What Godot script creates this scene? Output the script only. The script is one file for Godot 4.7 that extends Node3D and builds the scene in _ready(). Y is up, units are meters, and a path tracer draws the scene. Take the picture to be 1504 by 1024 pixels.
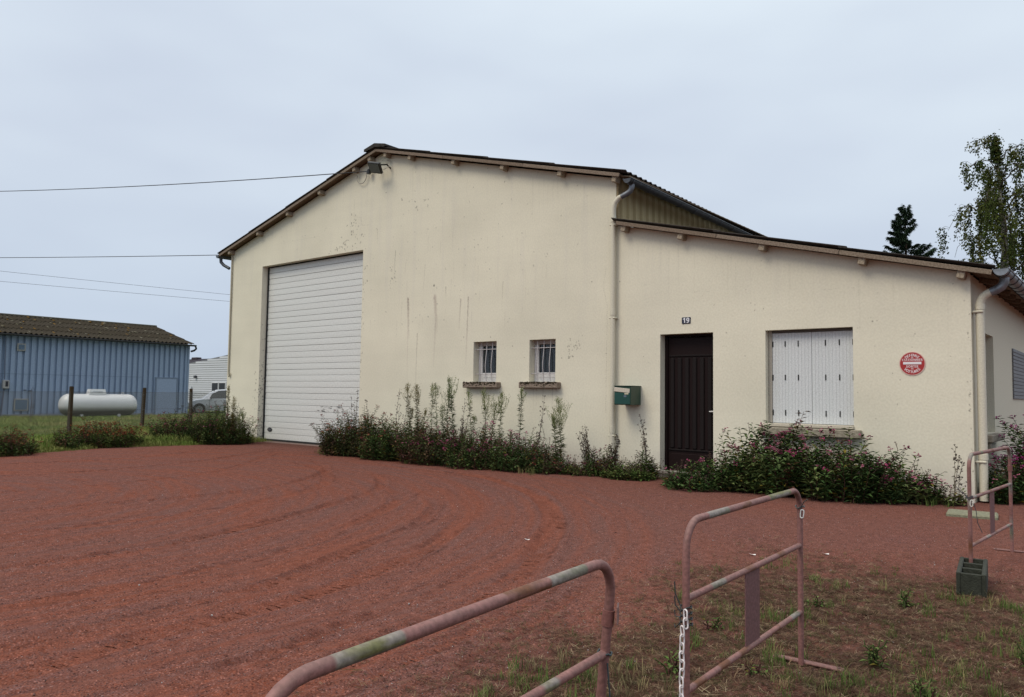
extends Node3D

# ------------------------------------------------------------------ shapes
class Shape:
	var V := PackedVector3Array()
	var N := PackedVector3Array()
	var C := PackedColorArray()
	var U := PackedVector2Array()
	var col := Color.WHITE
	func tri(a: Vector3, b: Vector3, c: Vector3, n: Vector3, ua := Vector2.ZERO, ub := Vector2.ZERO, uc := Vector2.ZERO):
		var g := (b - a).cross(c - a)
		if g.length_squared() < 1e-16:
			return
		g = g.normalized()
		if g.dot(n) > 0.0:
			V.append(a); V.append(c); V.append(b)
			U.append(ua); U.append(uc); U.append(ub)
		else:
			V.append(a); V.append(b); V.append(c)
			U.append(ua); U.append(ub); U.append(uc)
			g = -g
		for k in 3:
			N.append(g); C.append(col)
	func quad(a: Vector3, b: Vector3, c: Vector3, d: Vector3, n: Vector3, ua := Vector2.ZERO, ub := Vector2.ZERO, uc := Vector2.ZERO, ud := Vector2.ZERO):
		tri(a, b, c, n, ua, ub, uc)
		tri(a, c, d, n, ua, uc, ud)
	func stri(a: Vector3, b: Vector3, c: Vector3, na: Vector3, nb: Vector3, nc: Vector3, ca: Color, cb: Color, cc: Color):
		var g := (b - a).cross(c - a)
		if g.dot(na + nb + nc) > 0.0:
			V.append(a); V.append(c); V.append(b)
			N.append(na); N.append(nc); N.append(nb)
			C.append(ca); C.append(cc); C.append(cb)
		else:
			V.append(a); V.append(b); V.append(c)
			N.append(na); N.append(nb); N.append(nc)
			C.append(ca); C.append(cb); C.append(cc)
		for k in 3:
			U.append(Vector2.ZERO)
	func box(c: Vector3, s: Vector3, bev := 0.0, bs := Basis.IDENTITY):
		var h := s * 0.5
		var b := minf(bev, minf(h.x, minf(h.y, h.z)) * 0.9)
		if b <= 0.0:
			for ax in 3:
				for sg in [-1.0, 1.0]:
					var n := Vector3.ZERO; n[ax] = sg
					var u := Vector3.ZERO; u[(ax + 1) % 3] = h[(ax + 1) % 3]
					var w := Vector3.ZERO; w[(ax + 2) % 3] = h[(ax + 2) % 3]
					var o := n * h[ax]
					quad(c + bs * (o - u - w), c + bs * (o + u - w), c + bs * (o + u + w), c + bs * (o - u + w), bs * n)
			return
		var P := func(ax: int, k: Vector3) -> Vector3:
			var v := Vector3.ZERO
			for i in 3:
				v[i] = k[i] * (h[i] if i == ax else h[i] - b)
			return c + bs * v
		for ax in 3:
			var i := (ax + 1) % 3
			var j := (ax + 2) % 3
			for sg in [-1.0, 1.0]:
				var q := []
				for uv in [[-1.0, -1.0], [1.0, -1.0], [1.0, 1.0], [-1.0, 1.0]]:
					var k := Vector3.ZERO; k[ax] = sg; k[i] = uv[0]; k[j] = uv[1]
					q.append(P.call(ax, k))
				var n := Vector3.ZERO; n[ax] = sg
				quad(q[0], q[1], q[2], q[3], bs * n)
			for s1 in [-1.0, 1.0]:
				for s2 in [-1.0, 1.0]:
					var k1 := Vector3.ZERO; k1[i] = s1; k1[j] = s2; k1[ax] = -1.0
					var k2 := k1; k2[ax] = 1.0
					var n := Vector3.ZERO; n[i] = s1; n[j] = s2
					quad(P.call(i, k1), P.call(i, k2), P.call(j, k2), P.call(j, k1), bs * n)
		for sx in [-1.0, 1.0]:
			for sy in [-1.0, 1.0]:
				for sz in [-1.0, 1.0]:
					var k := Vector3(sx, sy, sz)
					tri(P.call(0, k), P.call(1, k), P.call(2, k), bs * k)
	func tube(pts: Array, r, sides := 8, caps := true, cf = null):
		# r: a number or one radius per point; cf(distance, angle) gives a colour
		var n := pts.size()
		var t0: Vector3 = (pts[1] - pts[0]).normalized()
		var up := Vector3.UP if absf(t0.y) < 0.9 else Vector3.RIGHT
		var sx := t0.cross(up).normalized()
		var prev := t0
		var run := 0.0
		var lastp := []; var lastn := []; var lastc := []
		for i in n:
			var t: Vector3
			if i == 0: t = t0
			elif i == n - 1: t = (pts[i] - pts[i - 1]).normalized()
			else: t = ((pts[i] - pts[i - 1]).normalized() + (pts[i + 1] - pts[i]).normalized()).normalized()
			var ax := prev.cross(t)
			if ax.length() > 1e-5:
				sx = sx.rotated(ax.normalized(), prev.angle_to(t))
			sx = (sx - t * sx.dot(t)).normalized()
			prev = t
			var sy := t.cross(sx)
			if i > 0: run += (pts[i] - pts[i - 1]).length()
			var rr: float = r[i] if r is Array else r
			var ps := []; var ns := []; var cs := []
			for k in sides:
				var a := TAU * k / sides
				var d := sx * cos(a) + sy * sin(a)
				ps.append(pts[i] + d * rr); ns.append(d)
				cs.append(cf.call(run, d.y) if cf != null else col)
			if i > 0:
				for k in sides:
					var l := (k + 1) % sides
					stri(lastp[k], lastp[l], ps[l], lastn[k], lastn[l], ns[l], lastc[k], lastc[l], cs[l])
					stri(lastp[k], ps[l], ps[k], lastn[k], ns[l], ns[k], lastc[k], cs[l], cs[k])
			if caps and (i == 0 or i == n - 1):
				var keep := col
				if cf != null: col = cs[0]
				for k in range(1, sides - 1):
					tri(ps[0], ps[k], ps[k + 1], t * (-1.0 if i == 0 else 1.0))
				col = keep
			lastp = ps; lastn = ns; lastc = cs
	func lathe(o: Vector3, ax: Vector3, prof: Array, sides := 24):
		# prof: [along, radius] pairs
		var up := Vector3.UP if absf(ax.y) < 0.9 else Vector3.RIGHT
		var x := ax.cross(up).normalized()
		var y := ax.cross(x)
		for i in prof.size() - 1:
			var a0: float = prof[i][0]; var r0: float = prof[i][1]
			var a1: float = prof[i + 1][0]; var r1: float = prof[i + 1][1]
			var nl := Vector2(r1 - r0, a1 - a0).normalized()
			for k in sides:
				var t0 := TAU * k / sides
				var t1 := TAU * (k + 1) / sides
				var d0 := x * cos(t0) + y * sin(t0)
				var d1 := x * cos(t1) + y * sin(t1)
				var n0 := (d0 * nl.y - ax * nl.x).normalized()
				var n1 := (d1 * nl.y - ax * nl.x).normalized()
				stri(o + ax * a0 + d0 * r0, o + ax * a0 + d1 * r0, o + ax * a1 + d1 * r1, n0, n1, n1, col, col, col)
				stri(o + ax * a0 + d0 * r0, o + ax * a1 + d1 * r1, o + ax * a1 + d0 * r1, n0, n1, n0, col, col, col)
	func leaf(p: Vector3, d: Vector3, side: Vector3, l: float, w: float):
		# a folded diamond leaf
		var n := d.cross(side).normalized()
		if n.y < 0: n = -n
		var m := p + d * (l * 0.45)
		var tip := p + d * l - n * (l * 0.12)
		var f := n * (w * 0.22)
		tri(p, m + side * w * 0.5 + f, tip, n)
		tri(p, m - side * w * 0.5 + f, tip, n)
	func mesh() -> ArrayMesh:
		var a := []
		a.resize(Mesh.ARRAY_MAX)
		a[Mesh.ARRAY_VERTEX] = V; a[Mesh.ARRAY_NORMAL] = N; a[Mesh.ARRAY_COLOR] = C; a[Mesh.ARRAY_TEX_UV] = U
		var m := ArrayMesh.new()
		m.add_surface_from_arrays(Mesh.PRIMITIVE_TRIANGLES, a)
		return m

var org := Vector3.ZERO
var used := {}
var rng := RandomNumberGenerator.new()
var M := {}

func S(r: int, g: int, b: int) -> Color:
	return Color8(r, g, b).srgb_to_linear()
func rf(a: float, b: float) -> float:
	return rng.randf_range(a, b)
func numbered(parent: Node, called: String) -> String:
	var key := str(parent.get_instance_id()) + called
	var k: int = used.get(key, 0)
	used[key] = k + 1
	return called if k == 0 else "%s_%03d" % [called, k]
func thing(called: String, label: String, category: String, at := Vector3.ZERO, group := "") -> Node3D:
	var o := Node3D.new()
	o.name = numbered(self, called)
	add_child(o, true)
	o.position = at
	org = at
	tag(o, label, category, group)
	return o
func tag(o: Node, label: String, category: String, group := ""):
	o.set_meta("label", label)
	o.set_meta("category", category)
	if group != "": o.set_meta("group", group)
func put(called: String, sh: Shape, m: Material, parent: Node, kind := "") -> MeshInstance3D:
	# commits a shape (in world coordinates) under a parent
	if org != Vector3.ZERO:
		for i in sh.V.size(): sh.V[i] -= org
	return piece(called, sh.mesh(), m, parent, Vector3.ZERO, kind)
func piece(called: String, me: Mesh, m: Material, parent: Node, at: Vector3, kind := "") -> MeshInstance3D:
	var o := MeshInstance3D.new()
	o.name = numbered(parent, called)
	o.mesh = me
	o.material_override = m
	o.position = at
	if kind != "": o.set_meta("kind", kind)
	parent.add_child(o, true)
	return o
func bx(c: Vector3, s: Vector3, colr: Color, bev := 0.0, bs := Basis.IDENTITY) -> Shape:
	var q := Shape.new(); q.col = colr
	q.box(c, s, bev, bs)
	return q
func tb(pts: Array, r, colr: Color, sides := 8) -> Shape:
	var q := Shape.new(); q.col = colr
	q.tube(pts, r, sides)
	return q

# ------------------------------------------------------------------ materials
func noise(seed_: int, freq: float, type := FastNoiseLite.TYPE_SIMPLEX_SMOOTH, oct := 3) -> FastNoiseLite:
	var n := FastNoiseLite.new()
	n.seed = seed_; n.frequency = freq; n.noise_type = type
	n.fractal_octaves = oct
	n.fractal_type = FastNoiseLite.FRACTAL_FBM if oct > 1 else FastNoiseLite.FRACTAL_NONE
	return n
func nimg(n: FastNoiseLite, w: int, h := 0) -> Image:
	var i := n.get_seamless_image(w, h if h > 0 else w, false, false, 0.1, true)
	i.convert(Image.FORMAT_L8)
	return i
func tint_tex(i: Image, lo: Color, hi: Color) -> ImageTexture:
	var src := i.get_data()
	var lut := PackedByteArray(); lut.resize(768)
	for k in 256:
		var c := lo.lerp(hi, k / 255.0).linear_to_srgb()
		lut[k * 3] = int(clampf(c.r, 0, 1) * 255); lut[k * 3 + 1] = int(clampf(c.g, 0, 1) * 255); lut[k * 3 + 2] = int(clampf(c.b, 0, 1) * 255)
	var out := PackedByteArray(); out.resize(src.size() * 3)
	for k in src.size():
		var v := src[k] * 3
		var o := k * 3
		out[o] = lut[v]; out[o + 1] = lut[v + 1]; out[o + 2] = lut[v + 2]
	return ImageTexture.create_from_image(Image.create_from_data(i.get_width(), i.get_height(), false, Image.FORMAT_RGB8, out))
func bump_tex(i: Image, k: float) -> ImageTexture:
	var b := i.duplicate() as Image
	b.convert(Image.FORMAT_RGBA8)
	b.bump_map_to_normal_map(k)
	return ImageTexture.create_from_image(b)
func mat(rough: float, tex: Texture2D = null, scale := 1.0, nrm: Texture2D = null, nk := 1.0, metal := 0.0) -> StandardMaterial3D:
	var m := StandardMaterial3D.new()
	m.vertex_color_use_as_albedo = true
	m.roughness = rough
	m.metallic = metal
	m.cull_mode = BaseMaterial3D.CULL_DISABLED
	if tex or nrm:
		m.uv1_triplanar = true
		m.uv1_world_triplanar = true
		m.uv1_scale = Vector3.ONE * scale
	if tex: m.albedo_texture = tex
	if nrm:
		m.normal_enabled = true
		m.normal_texture = nrm
		m.normal_scale = nk
	return m
func materials():
	var fine := nimg(noise(3, 0.05, FastNoiseLite.TYPE_SIMPLEX_SMOOTH, 5), 512)
	var dirt := nimg(noise(8, 0.02, FastNoiseLite.TYPE_SIMPLEX_SMOOTH, 6), 512)
	var t_fine := tint_tex(fine, Color(.72, .72, .72), Color(1, 1, 1))
	var t_dirt := tint_tex(dirt, Color(.45, .43, .40), Color(1, 1, 1))
	var n_fine := bump_tex(fine, 4.0)
	M.paint = mat(.55, t_fine, 1.4)
	M.gloss = mat(.3, t_fine, .8)
	M.dull = mat(.85, t_fine, 2.0, n_fine, .5)
	M.dirty = mat(.8, t_dirt, 1.6, n_fine, .6)
	M.wood = mat(.9, t_dirt, 3.0, n_fine, .8)
	M.zinc = mat(.45, t_dirt, .9, null, 1.0, .6)
	M.rail = mat(.62, t_dirt, 5.0, n_fine, .35)
	M.roof = mat(.9, t_dirt, .7, n_fine, .8)
	M.concrete = mat(.95, t_dirt, 2.2, n_fine, 1.0)
	M.plastic = mat(.4)
	M.print = mat(.5)
	M.stem = mat(.8)
	M.leaf = mat(.75)
	M.leaf.backlight = Color(.35, .42, .15)
	M.petal = mat(.7)
	M.petal.backlight = Color(.4, .2, .25)
	M.black = mat(.9)
	M.door = mat(.5, t_fine, 1.4)
	M.door.metallic_specular = .25
	for k in [M.leaf, M.petal, M.stem, M.wood, M.roof]: k.metallic_specular = .15
	var gl := StandardMaterial3D.new()
	gl.albedo_color = Color(.25, .28, .3, .3)
	gl.transparency = BaseMaterial3D.TRANSPARENCY_ALPHA
	gl.roughness = .04
	gl.specular_mode = BaseMaterial3D.SPECULAR_SCHLICK_GGX
	gl.metallic_specular = .5
	M.glass = gl
	# gravel: one tone for each little stone
	var cn := noise(21, 0.2, FastNoiseLite.TYPE_CELLULAR, 1)
	cn.cellular_return_type = FastNoiseLite.RETURN_CELL_VALUE
	var cell := nimg(cn, 1024)
	cn.cellular_return_type = FastNoiseLite.RETURN_DISTANCE
	var dist := nimg(cn, 1024)
	var src := cell.get_data(); var ds := dist.get_data(); var bl := nimg(noise(5, .012, FastNoiseLite.TYPE_SIMPLEX_SMOOTH, 4), 1024).get_data()
	var lut := []
	for k in 256:
		var f := k / 255.0
		var c := Color(.30, .28, .29).lerp(Color(.60, .57, .56), f)
		if k > 246: c = Color(.9, .95, 1.0)
		elif k < 14: c = Color(.2, .19, .2)
		elif k % 7 == 0: c = Color(.36, .42, .48).lerp(Color(.62, .7, .78), f)
		elif k % 5 == 0: c = Color(.42, .36, .33).lerp(Color(.64, .53, .47), f)
		lut.append(c)
	var out := PackedByteArray(); out.resize(src.size() * 3)
	for k in src.size():
		var c: Color = lut[src[k]]
		var sh := 1.08 - ds[k] * .0018 + (bl[k] - 128) * .0012  # darkens each stone towards its rim: shading painted into the colour
		out[k * 3] = int(clampf(pow(c.r * sh, .4545), 0, 1) * 255)
		out[k * 3 + 1] = int(clampf(pow(c.g * sh, .4545), 0, 1) * 255)
		out[k * 3 + 2] = int(clampf(pow(c.b * sh, .4545), 0, 1) * 255)
	var inv := PackedByteArray(); inv.resize(src.size())
	for k in src.size(): inv[k] = clampi(255 - ds[k] + (src[k] - 128) / 4, 0, 255)
	M.gravel = mat(.95, ImageTexture.create_from_image(Image.create_from_data(1024, 1024, false, Image.FORMAT_RGB8, out)), 1.0 / 1.5,
		bump_tex(Image.create_from_data(1024, 1024, false, Image.FORMAT_L8, inv), 2.2), .8)
	M.dirty2 = mat(.6, t_fine, .6)
	M.lichen = mat(.95, t_dirt, 1.1, n_fine, 1.0)
	M.carpaint = mat(.25, null)
	M.carpaint.clearcoat_enabled = true
	M.carpaint.clearcoat = .6
	M.carglass = mat(.06, null)
	M.gravel.metallic_specular = .08
	M.soil = mat(.98, t_dirt, 1.3, n_fine, 1.0)
	M.soil.metallic_specular = .08
	M.lichen.metallic_specular = .1
	M.dull.metallic_specular = .2

# facade paint: one map in facade coordinates, 110 pixels a metre
const FX0 := -19.8
const FW := 2048
const FH := 784
const FK := 110.0
func fuv(x: float, y: float) -> Vector2:
	return Vector2((x - FX0) * FK / FW, 1.0 - (y + .1) * FK / FH)
func facade_material() -> StandardMaterial3D:
	var broad := noise(31, .004, FastNoiseLite.TYPE_SIMPLEX_SMOOTH, 4).get_image(FW, FH, false, false, true)
	var grain := noise(32, .22, FastNoiseLite.TYPE_SIMPLEX_SMOOTH, 3).get_image(FW, FH, false, false, true)
	broad.convert(Image.FORMAT_L8); grain.convert(Image.FORMAT_L8)
	var streak := noise(33, .03, FastNoiseLite.TYPE_SIMPLEX_SMOOTH, 4).get_image(FW, FH / 16, false, false, true)
	streak.convert(Image.FORMAT_L8); streak.resize(FW, FH, Image.INTERPOLATE_CUBIC)
	var trowel := noise(34, .03, FastNoiseLite.TYPE_SIMPLEX_SMOOTH, 4).get_image(FW / 16, FH, false, false, true)
	trowel.convert(Image.FORMAT_L8); trowel.resize(FW, FH, Image.INTERPOLATE_CUBIC)
	var b := broad.get_data(); var g := grain.get_data(); var s := streak.get_data(); var tr := trowel.get_data()
	var dark := PackedFloat32Array(); dark.resize(FW * FH)   # stain strength
	var red := PackedFloat32Array(); red.resize(FW * FH)
	var r := RandomNumberGenerator.new(); r.seed = 77
	var dot := func(x: float, y: float, rad: float, k: float, k2: float):
		var cx := (x - FX0) * FK; var cy := FH - (y + .1) * FK; var pr := rad * FK
		for yy in range(int(cy - pr) - 1, int(cy + pr) + 2):
			for xx in range(int(cx - pr) - 1, int(cx + pr) + 2):
				if xx < 0 or yy < 0 or xx >= FW or yy >= FH: continue
				var d := Vector2(xx + .5 - cx, yy + .5 - cy).length() / maxf(pr, .5)
				var f := clampf(1.3 - d, 0, 1)
				var at := yy * FW + xx
				dark[at] = maxf(dark[at], minf(f * k * 1.25, .95))
				red[at] = maxf(red[at], f * k2)
	var line := func(pts: Array, w: float, k: float, k2: float, fade: bool):
		var total := 0.0
		for i in pts.size() - 1: total += (pts[i + 1] - pts[i]).length()
		var run := 0.0
		for i in pts.size() - 1:
			var a: Vector2 = pts[i]; var e: Vector2 = pts[i + 1]
			var n := maxi(2, int((e - a).length() / .012))
			for q in n:
				var p := a.lerp(e, q / float(n))
				run += (e - a).length() / n
				var f := (1.0 - run / total * .85) if fade else 1.0
				f *= .55 + .45 * r.randf()
				dot.call(p.x + r.randf_range(-.006, .006), p.y, w * (.7 + .6 * r.randf()), k * f, k2 * f)
	# runs down the wall
	for q in [[-12.85, 4.49, -12.89, 3.75, .010, .7, .1], [-11.89, 4.07, -11.94, 3.5, .008, .6, .1], [-12.41, 3.38, -12.36, 2.5, .026, .75, .6], [-12.40, 3.0, -12.38, 1.5, .012, .3, .4],
		[-11.58, 3.38, -11.5, 2.6, .038, .45, .45], [-11.53, 3.0, -11.58, 1.85, .022, .35, .3], [-10.82, 3.25, -10.86, 2.6, .016, .55, .3], [-10.61, 3.28, -10.65, 1.9, .016, .7, .45],
		[-9.69, 3.52, -9.71, 2.95, .010, .5, .2], [-11.26, 3.54, -11.25, 3.3, .012, .7, .1], [-13.49, 5.06, -13.47, 4.7, .010, .6, .1], [-12.09, 2.6, -12.12, 1.3, .012, .6, .25], [-12.6, 3.3, -12.62, 2.7, .008, .35, .2],
		[-12.5, 4.2, -12.53, 3.9, .008, .5, .1], [-11.1, 3.7, -11.12, 3.2, .006, .4, .2], [-10.3, 3.4, -10.31, 3.1, .006, .4, .1], [-12.75, 2.9, -12.78, 2.2, .007, .3, .2]]:
		line.call([Vector2(q[0], q[1]), Vector2(q[2], q[3])], q[4] * 1.0, q[5] * .85, q[6] * .6, true)
	for q in 110:
		var x := r.randf_range(-13.8, -8.6); var y := r.randf_range(2.8, 5.3)
		line.call([Vector2(x, y), Vector2(x + r.randf_range(-.02, .02), y - r.randf_range(.1, .5))], r.randf_range(.003, .008), r.randf_range(.10, .38), .08, true)
	# faint runs from the eaves and under the sills
	for q in 90:
		var x := r.randf_range(-19.4, -1.9)
		var y := (6.7 - .262 * absf(x + 13.39) if x < -7.1 else 4.2 - .247 * (x + 7.1)) - r.randf_range(.05, .25)
		line.call([Vector2(x, y), Vector2(x + r.randf_range(-.02, .02), y - r.randf_range(.2, 1.1))], r.randf_range(.004, .014), r.randf_range(.04, .16), .0, true)
	for q in [[-10.6, -9.72, 1.42], [-9.14, -8.28, 1.42], [-4.5, -3.07, .75]]:
		for w in 7:
			var x := r.randf_range(q[0], q[1]) if w > 1 else float(q[w])
			line.call([Vector2(x, q[2]), Vector2(x, q[2] - r.randf_range(.15, .5))], r.randf_range(.006, .016), r.randf_range(.12, .4), .1, true)
	# cracks
	line.call([Vector2(-14.34, 5.88), Vector2(-14.34, 5.46), Vector2(-14.09, 5.41), Vector2(-14.03, 5.21), Vector2(-13.74, 5.19)], .005, .55, 0.0, false)
	line.call([Vector2(-7.30, 3.55), Vector2(-7.36, 3.25), Vector2(-7.27, 2.88), Vector2(-7.29, 1.0)], .005, .45, 0.0, false)
	line.call([Vector2(-19.1, 5.15), Vector2(-15.7, 5.16)], .004, .22, 0.0, false)
	for q in [[-5.63, 3.01, .8], [-2.53, 2.17, .3], [-5.14, 2.12, .25], [-4.6, 2.83, .25], [-3.0, 2.45, .2], [-6.7, 3.2, .4], [-3.6, 2.9, .5], [-2.3, 2.6, .3], [-4.0, 2.62, .2]]:
		for w in 5:
			if r.randf() < .75:
				var x: float = q[0] + q[2] * w / 5.0
				line.call([Vector2(x, q[1]), Vector2(x + q[2] * .16, q[1] + r.randf_range(-.01, .01))], .004, r.randf_range(.25, .5), 0.0, false)
	# flaked spots
	var flake := func(x: float, y: float, n: int, sx: float, sy: float, big: float):
		for q in n:
			var px := x + r.randfn(0, sx); var py := y + r.randfn(0, sy)
			var w := r.randf_range(.004, big * 1.35)
			for e in 3: dot.call(px + r.randf_range(-w, w), py + r.randf_range(-w, w) * 1.4, w * r.randf_range(.5, 1.0), r.randf_range(.35, .85), .05)
	flake.call(-14.35, 5.15, 34, .16, .16, .017)
	flake.call(-14.75, 4.76, 26, .3, .05, .016)
	flake.call(-12.2, 5.5, 14, .35, .12, .013)
	flake.call(-13.9, 3.9, 14, .06, .5, .014)
	flake.call(-12.9, 4.0, 12, .07, .2, .014)
	flake.call(-12.0, 4.0, 70, 1.3, .7, .008)
	flake.call(-10.0, 4.4, 60, 1.9, 1.0, .009)
	flake.call(-7.95, 2.22, 26, .1, .08, .009)
	flake.call(-8.1, 2.0, 10, .1, .02, .01)
	flake.call(-16.5, 5.3, 30, 1.5, .3, .008)
	flake.call(-4.3, 2.0, 70, 1.9, .8, .006)
	flake.call(-1.73, 1.2, 26, .012, .5, .007)
	flake.call(-18.25, 1.0, 40, .05, .6, .013)
	flake.call(-13.94, 2.6, 26, .03, 1.0, .012)
	dot.call(-11.61, 3.6, .024, 1.0, 0.0)
	dot.call(-11.77, 2.94, .014, .9, 0.0)
	dot.call(-7.6, 3.35, .012, .8, 0.0)
	dot.call(-2.9, 2.4, .012, .8, 0.0)
	# the left jamb of the garage opening is mapped inside the opening
	for q in 120:
		var w := r.randf_range(.006, .02)
		var yy := absf(r.randfn(0, 1.2)) + .05
		dot.call(-18.11 + r.randf_range(.0, .17), yy, w, r.randf_range(.5, 1.0), .1)
	var base := Color(.70, .662, .545)
	var out := PackedByteArray(); out.resize(FW * FH * 3)
	var lut := PackedByteArray(); lut.resize(1025)
	for k in 1025: lut[k] = int(pow(k / 1024.0, .4545) * 255)
	for y in FH:
		var hy := (FH - y) / FK - .1
		var low := clampf(1.0 - hy / .7, 0, 1)
		for x in FW:
			var at := y * FW + x
			var f := 1.0 + (b[at] - 128) * .0005 + (g[at] - 128) * .0006 + (tr[at] - 128) * .00015
			var st := clampf((s[at] - 150) * .003, 0, .15) * clampf((hy - 2.0) * .2, 0, .4)
			st = st + low * low * .28 * (b[at] / 128.0) + low * (g[at] / 255.0) * .12
			var d := dark[at]; var rd := red[at]
			f *= 1.0 - d * .72
			f *= 1.0 - st * .45
			var cr := base.r * f * (1.0 - rd * .05)
			var cg := base.g * f * (1.0 - rd * .32) * (1.0 - st * .02)
			var cb := base.b * f * (1.0 - rd * .22) * (1.0 + st * .25)
			out[at * 3] = lut[int(clampf(cr, 0, 1) * 1024)]
			out[at * 3 + 1] = lut[int(clampf(cg, 0, 1) * 1024)]
			out[at * 3 + 2] = lut[int(clampf(cb, 0, 1) * 1024)]
	var m := StandardMaterial3D.new()
	m.albedo_texture = ImageTexture.create_from_image(Image.create_from_data(FW, FH, false, Image.FORMAT_RGB8, out))
	m.roughness = .92
	m.cull_mode = BaseMaterial3D.CULL_DISABLED
	var hi := PackedByteArray(); hi.resize(FW * FH)
	for k in hi.size(): hi[k] = clampi(int(g[k] * .75 + tr[k] * .15 + b[k] * .3 - dark[k] * 70), 0, 255)
	m.normal_enabled = true
	m.normal_texture = bump_tex(Image.create_from_data(FW, FH, false, Image.FORMAT_L8, hi), 2.0)
	m.normal_scale = .12
	m.metallic_specular = .2
	return m

# ------------------------------------------------------------------ start
func _ready():
	rng.seed = 4711
	# camera
	var cam := Camera3D.new()
	cam.name = "camera"
	add_child(cam)
	cam.position = Vector3(0, 1.3, 11.488)
	cam.rotation_order = EULER_ORDER_YXZ
	cam.rotation_degrees = Vector3(3.4528, 39.3966, 0.8155)
	cam.fov = 48.845
	cam.near = .05
	cam.far = 1500
	cam.current = true
	# overcast sky, brighter overhead
	var we := WorldEnvironment.new()
	we.name = "environment"
	var env := Environment.new()
	env.background_mode = Environment.BG_SKY
	env.tonemap_mode = Environment.TONE_MAPPER_LINEAR
	env.tonemap_exposure = 1.0
	env.sdfgi_enabled = true
	env.ssao_enabled = true
	env.ssil_enabled = true
	var sky := Sky.new()
	var pan := PanoramaSkyMaterial.new()
	pan.panorama = ImageTexture.create_from_image(sky_image())
	sky.sky_material = pan
	env.sky = sky
	we.environment = env
	add_child(we)
	# sun behind the cloud: very soft
	var sun := DirectionalLight3D.new()
	sun.name = "sun"
	sun.light_energy = .5
	sun.light_color = Color(1.0, .95, .86)
	sun.light_angular_distance = 24.0
	sun.shadow_enabled = true
	add_child(sun)
	sun.look_at_from_position(Vector3.ZERO, Vector3(.25, -.80, -.62))
	materials()
	M.facade = facade_material()
	ground()
	warehouse()
	annex()
	blue_shed()
	white_building()
	trees()
	wall_fittings()
	tank()
	fence()
	car()
	cables()
	barriers()
	block_and_slab()
	shrubs()
	weeds()
	lawn_cover()
	yard_cover()

func sky_image() -> Image:
	var w := 1024; var h := 512
	var im := Image.create(w, h, false, Image.FORMAT_RGBF)
	var n := noise(12, .9, FastNoiseLite.TYPE_SIMPLEX_SMOOTH, 4)
	for y in h:
		var e := (.5 - (y + .5) / h) * PI
		for x in w:
			var a := TAU * x / w
			var d := Vector3(cos(e) * cos(a), sin(e), cos(e) * sin(a))
			var up := maxf(d.y, 0.0)
			var c := Color(.515, .60, .735).lerp(Color(.675, .76, .865), smoothstep(.0, .34, up)).lerp(Color(1.55, 1.58, 1.6), smoothstep(.42, .95, up))
			var q := 1.0 + .15 * n.get_noise_3d(d.x * 1.2 + 4.0, d.y * 3.4, d.z * 1.2) + .05 * n.get_noise_3d(d.x * 4.0, d.y * 14.0 + 7.0, d.z * 4.0)
			if d.y < 0: c = Color(.2, .2, .18); q = 1.0
			im.set_pixel(x, y, Color(c.r * q, c.g * q, c.b * (1.0 + (q - 1.0) * .7)))
	return im

# ------------------------------------------------------------------ ground
const YX0 := -18.6
const YZ0 := -0.35
const YC := 0.03
const YNX := 768
const YNZ := 495
var hgt := PackedFloat32Array()
var tone := PackedFloat32Array()
var edge_shade := PackedFloat32Array()
var nz_a: FastNoiseLite
var nz_b: FastNoiseLite

func soil_mask(x: float, z: float) -> float:
	# the unused dirt patch by the barriers
	var f := smoothstep(-2.75, -1.55, x + .45 * nz_a.get_noise_2d(x * 6.0, z * 6.0) + .02 * z) * smoothstep(4.4, 6.2, z + .5 * nz_a.get_noise_2d(x * 5.0 + 9.0, z * 5.0))
	return f
func yard_y(x: float, z: float) -> float:
	var i := clampi(int((x - YX0) / YC), 0, YNX - 2)
	var j := clampi(int((z - YZ0) / YC), 0, YNZ - 2)
	return hgt[j * YNX + i]
func lawn_edge(z: float) -> float:
	var e := -17.5
	if z > 2.0: e = lerpf(-17.45, -17.85, clampf((z - 2.0) / 2.0, 0, 1))
	if z > 4.0: e = lerpf(-17.85, -16.7, clampf((z - 4.0) / 2.4, 0, 1))
	if z > 6.4: e = -16.7 + (z - 6.4) * .12
	return e
func lawn_y(x: float, z: float) -> float:
	return -.05 + .1 * smoothstep(-.15, .7, lawn_edge(z) - x) + .03 * nz_a.get_noise_2d(x * 3.0, z * 3.0)

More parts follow.
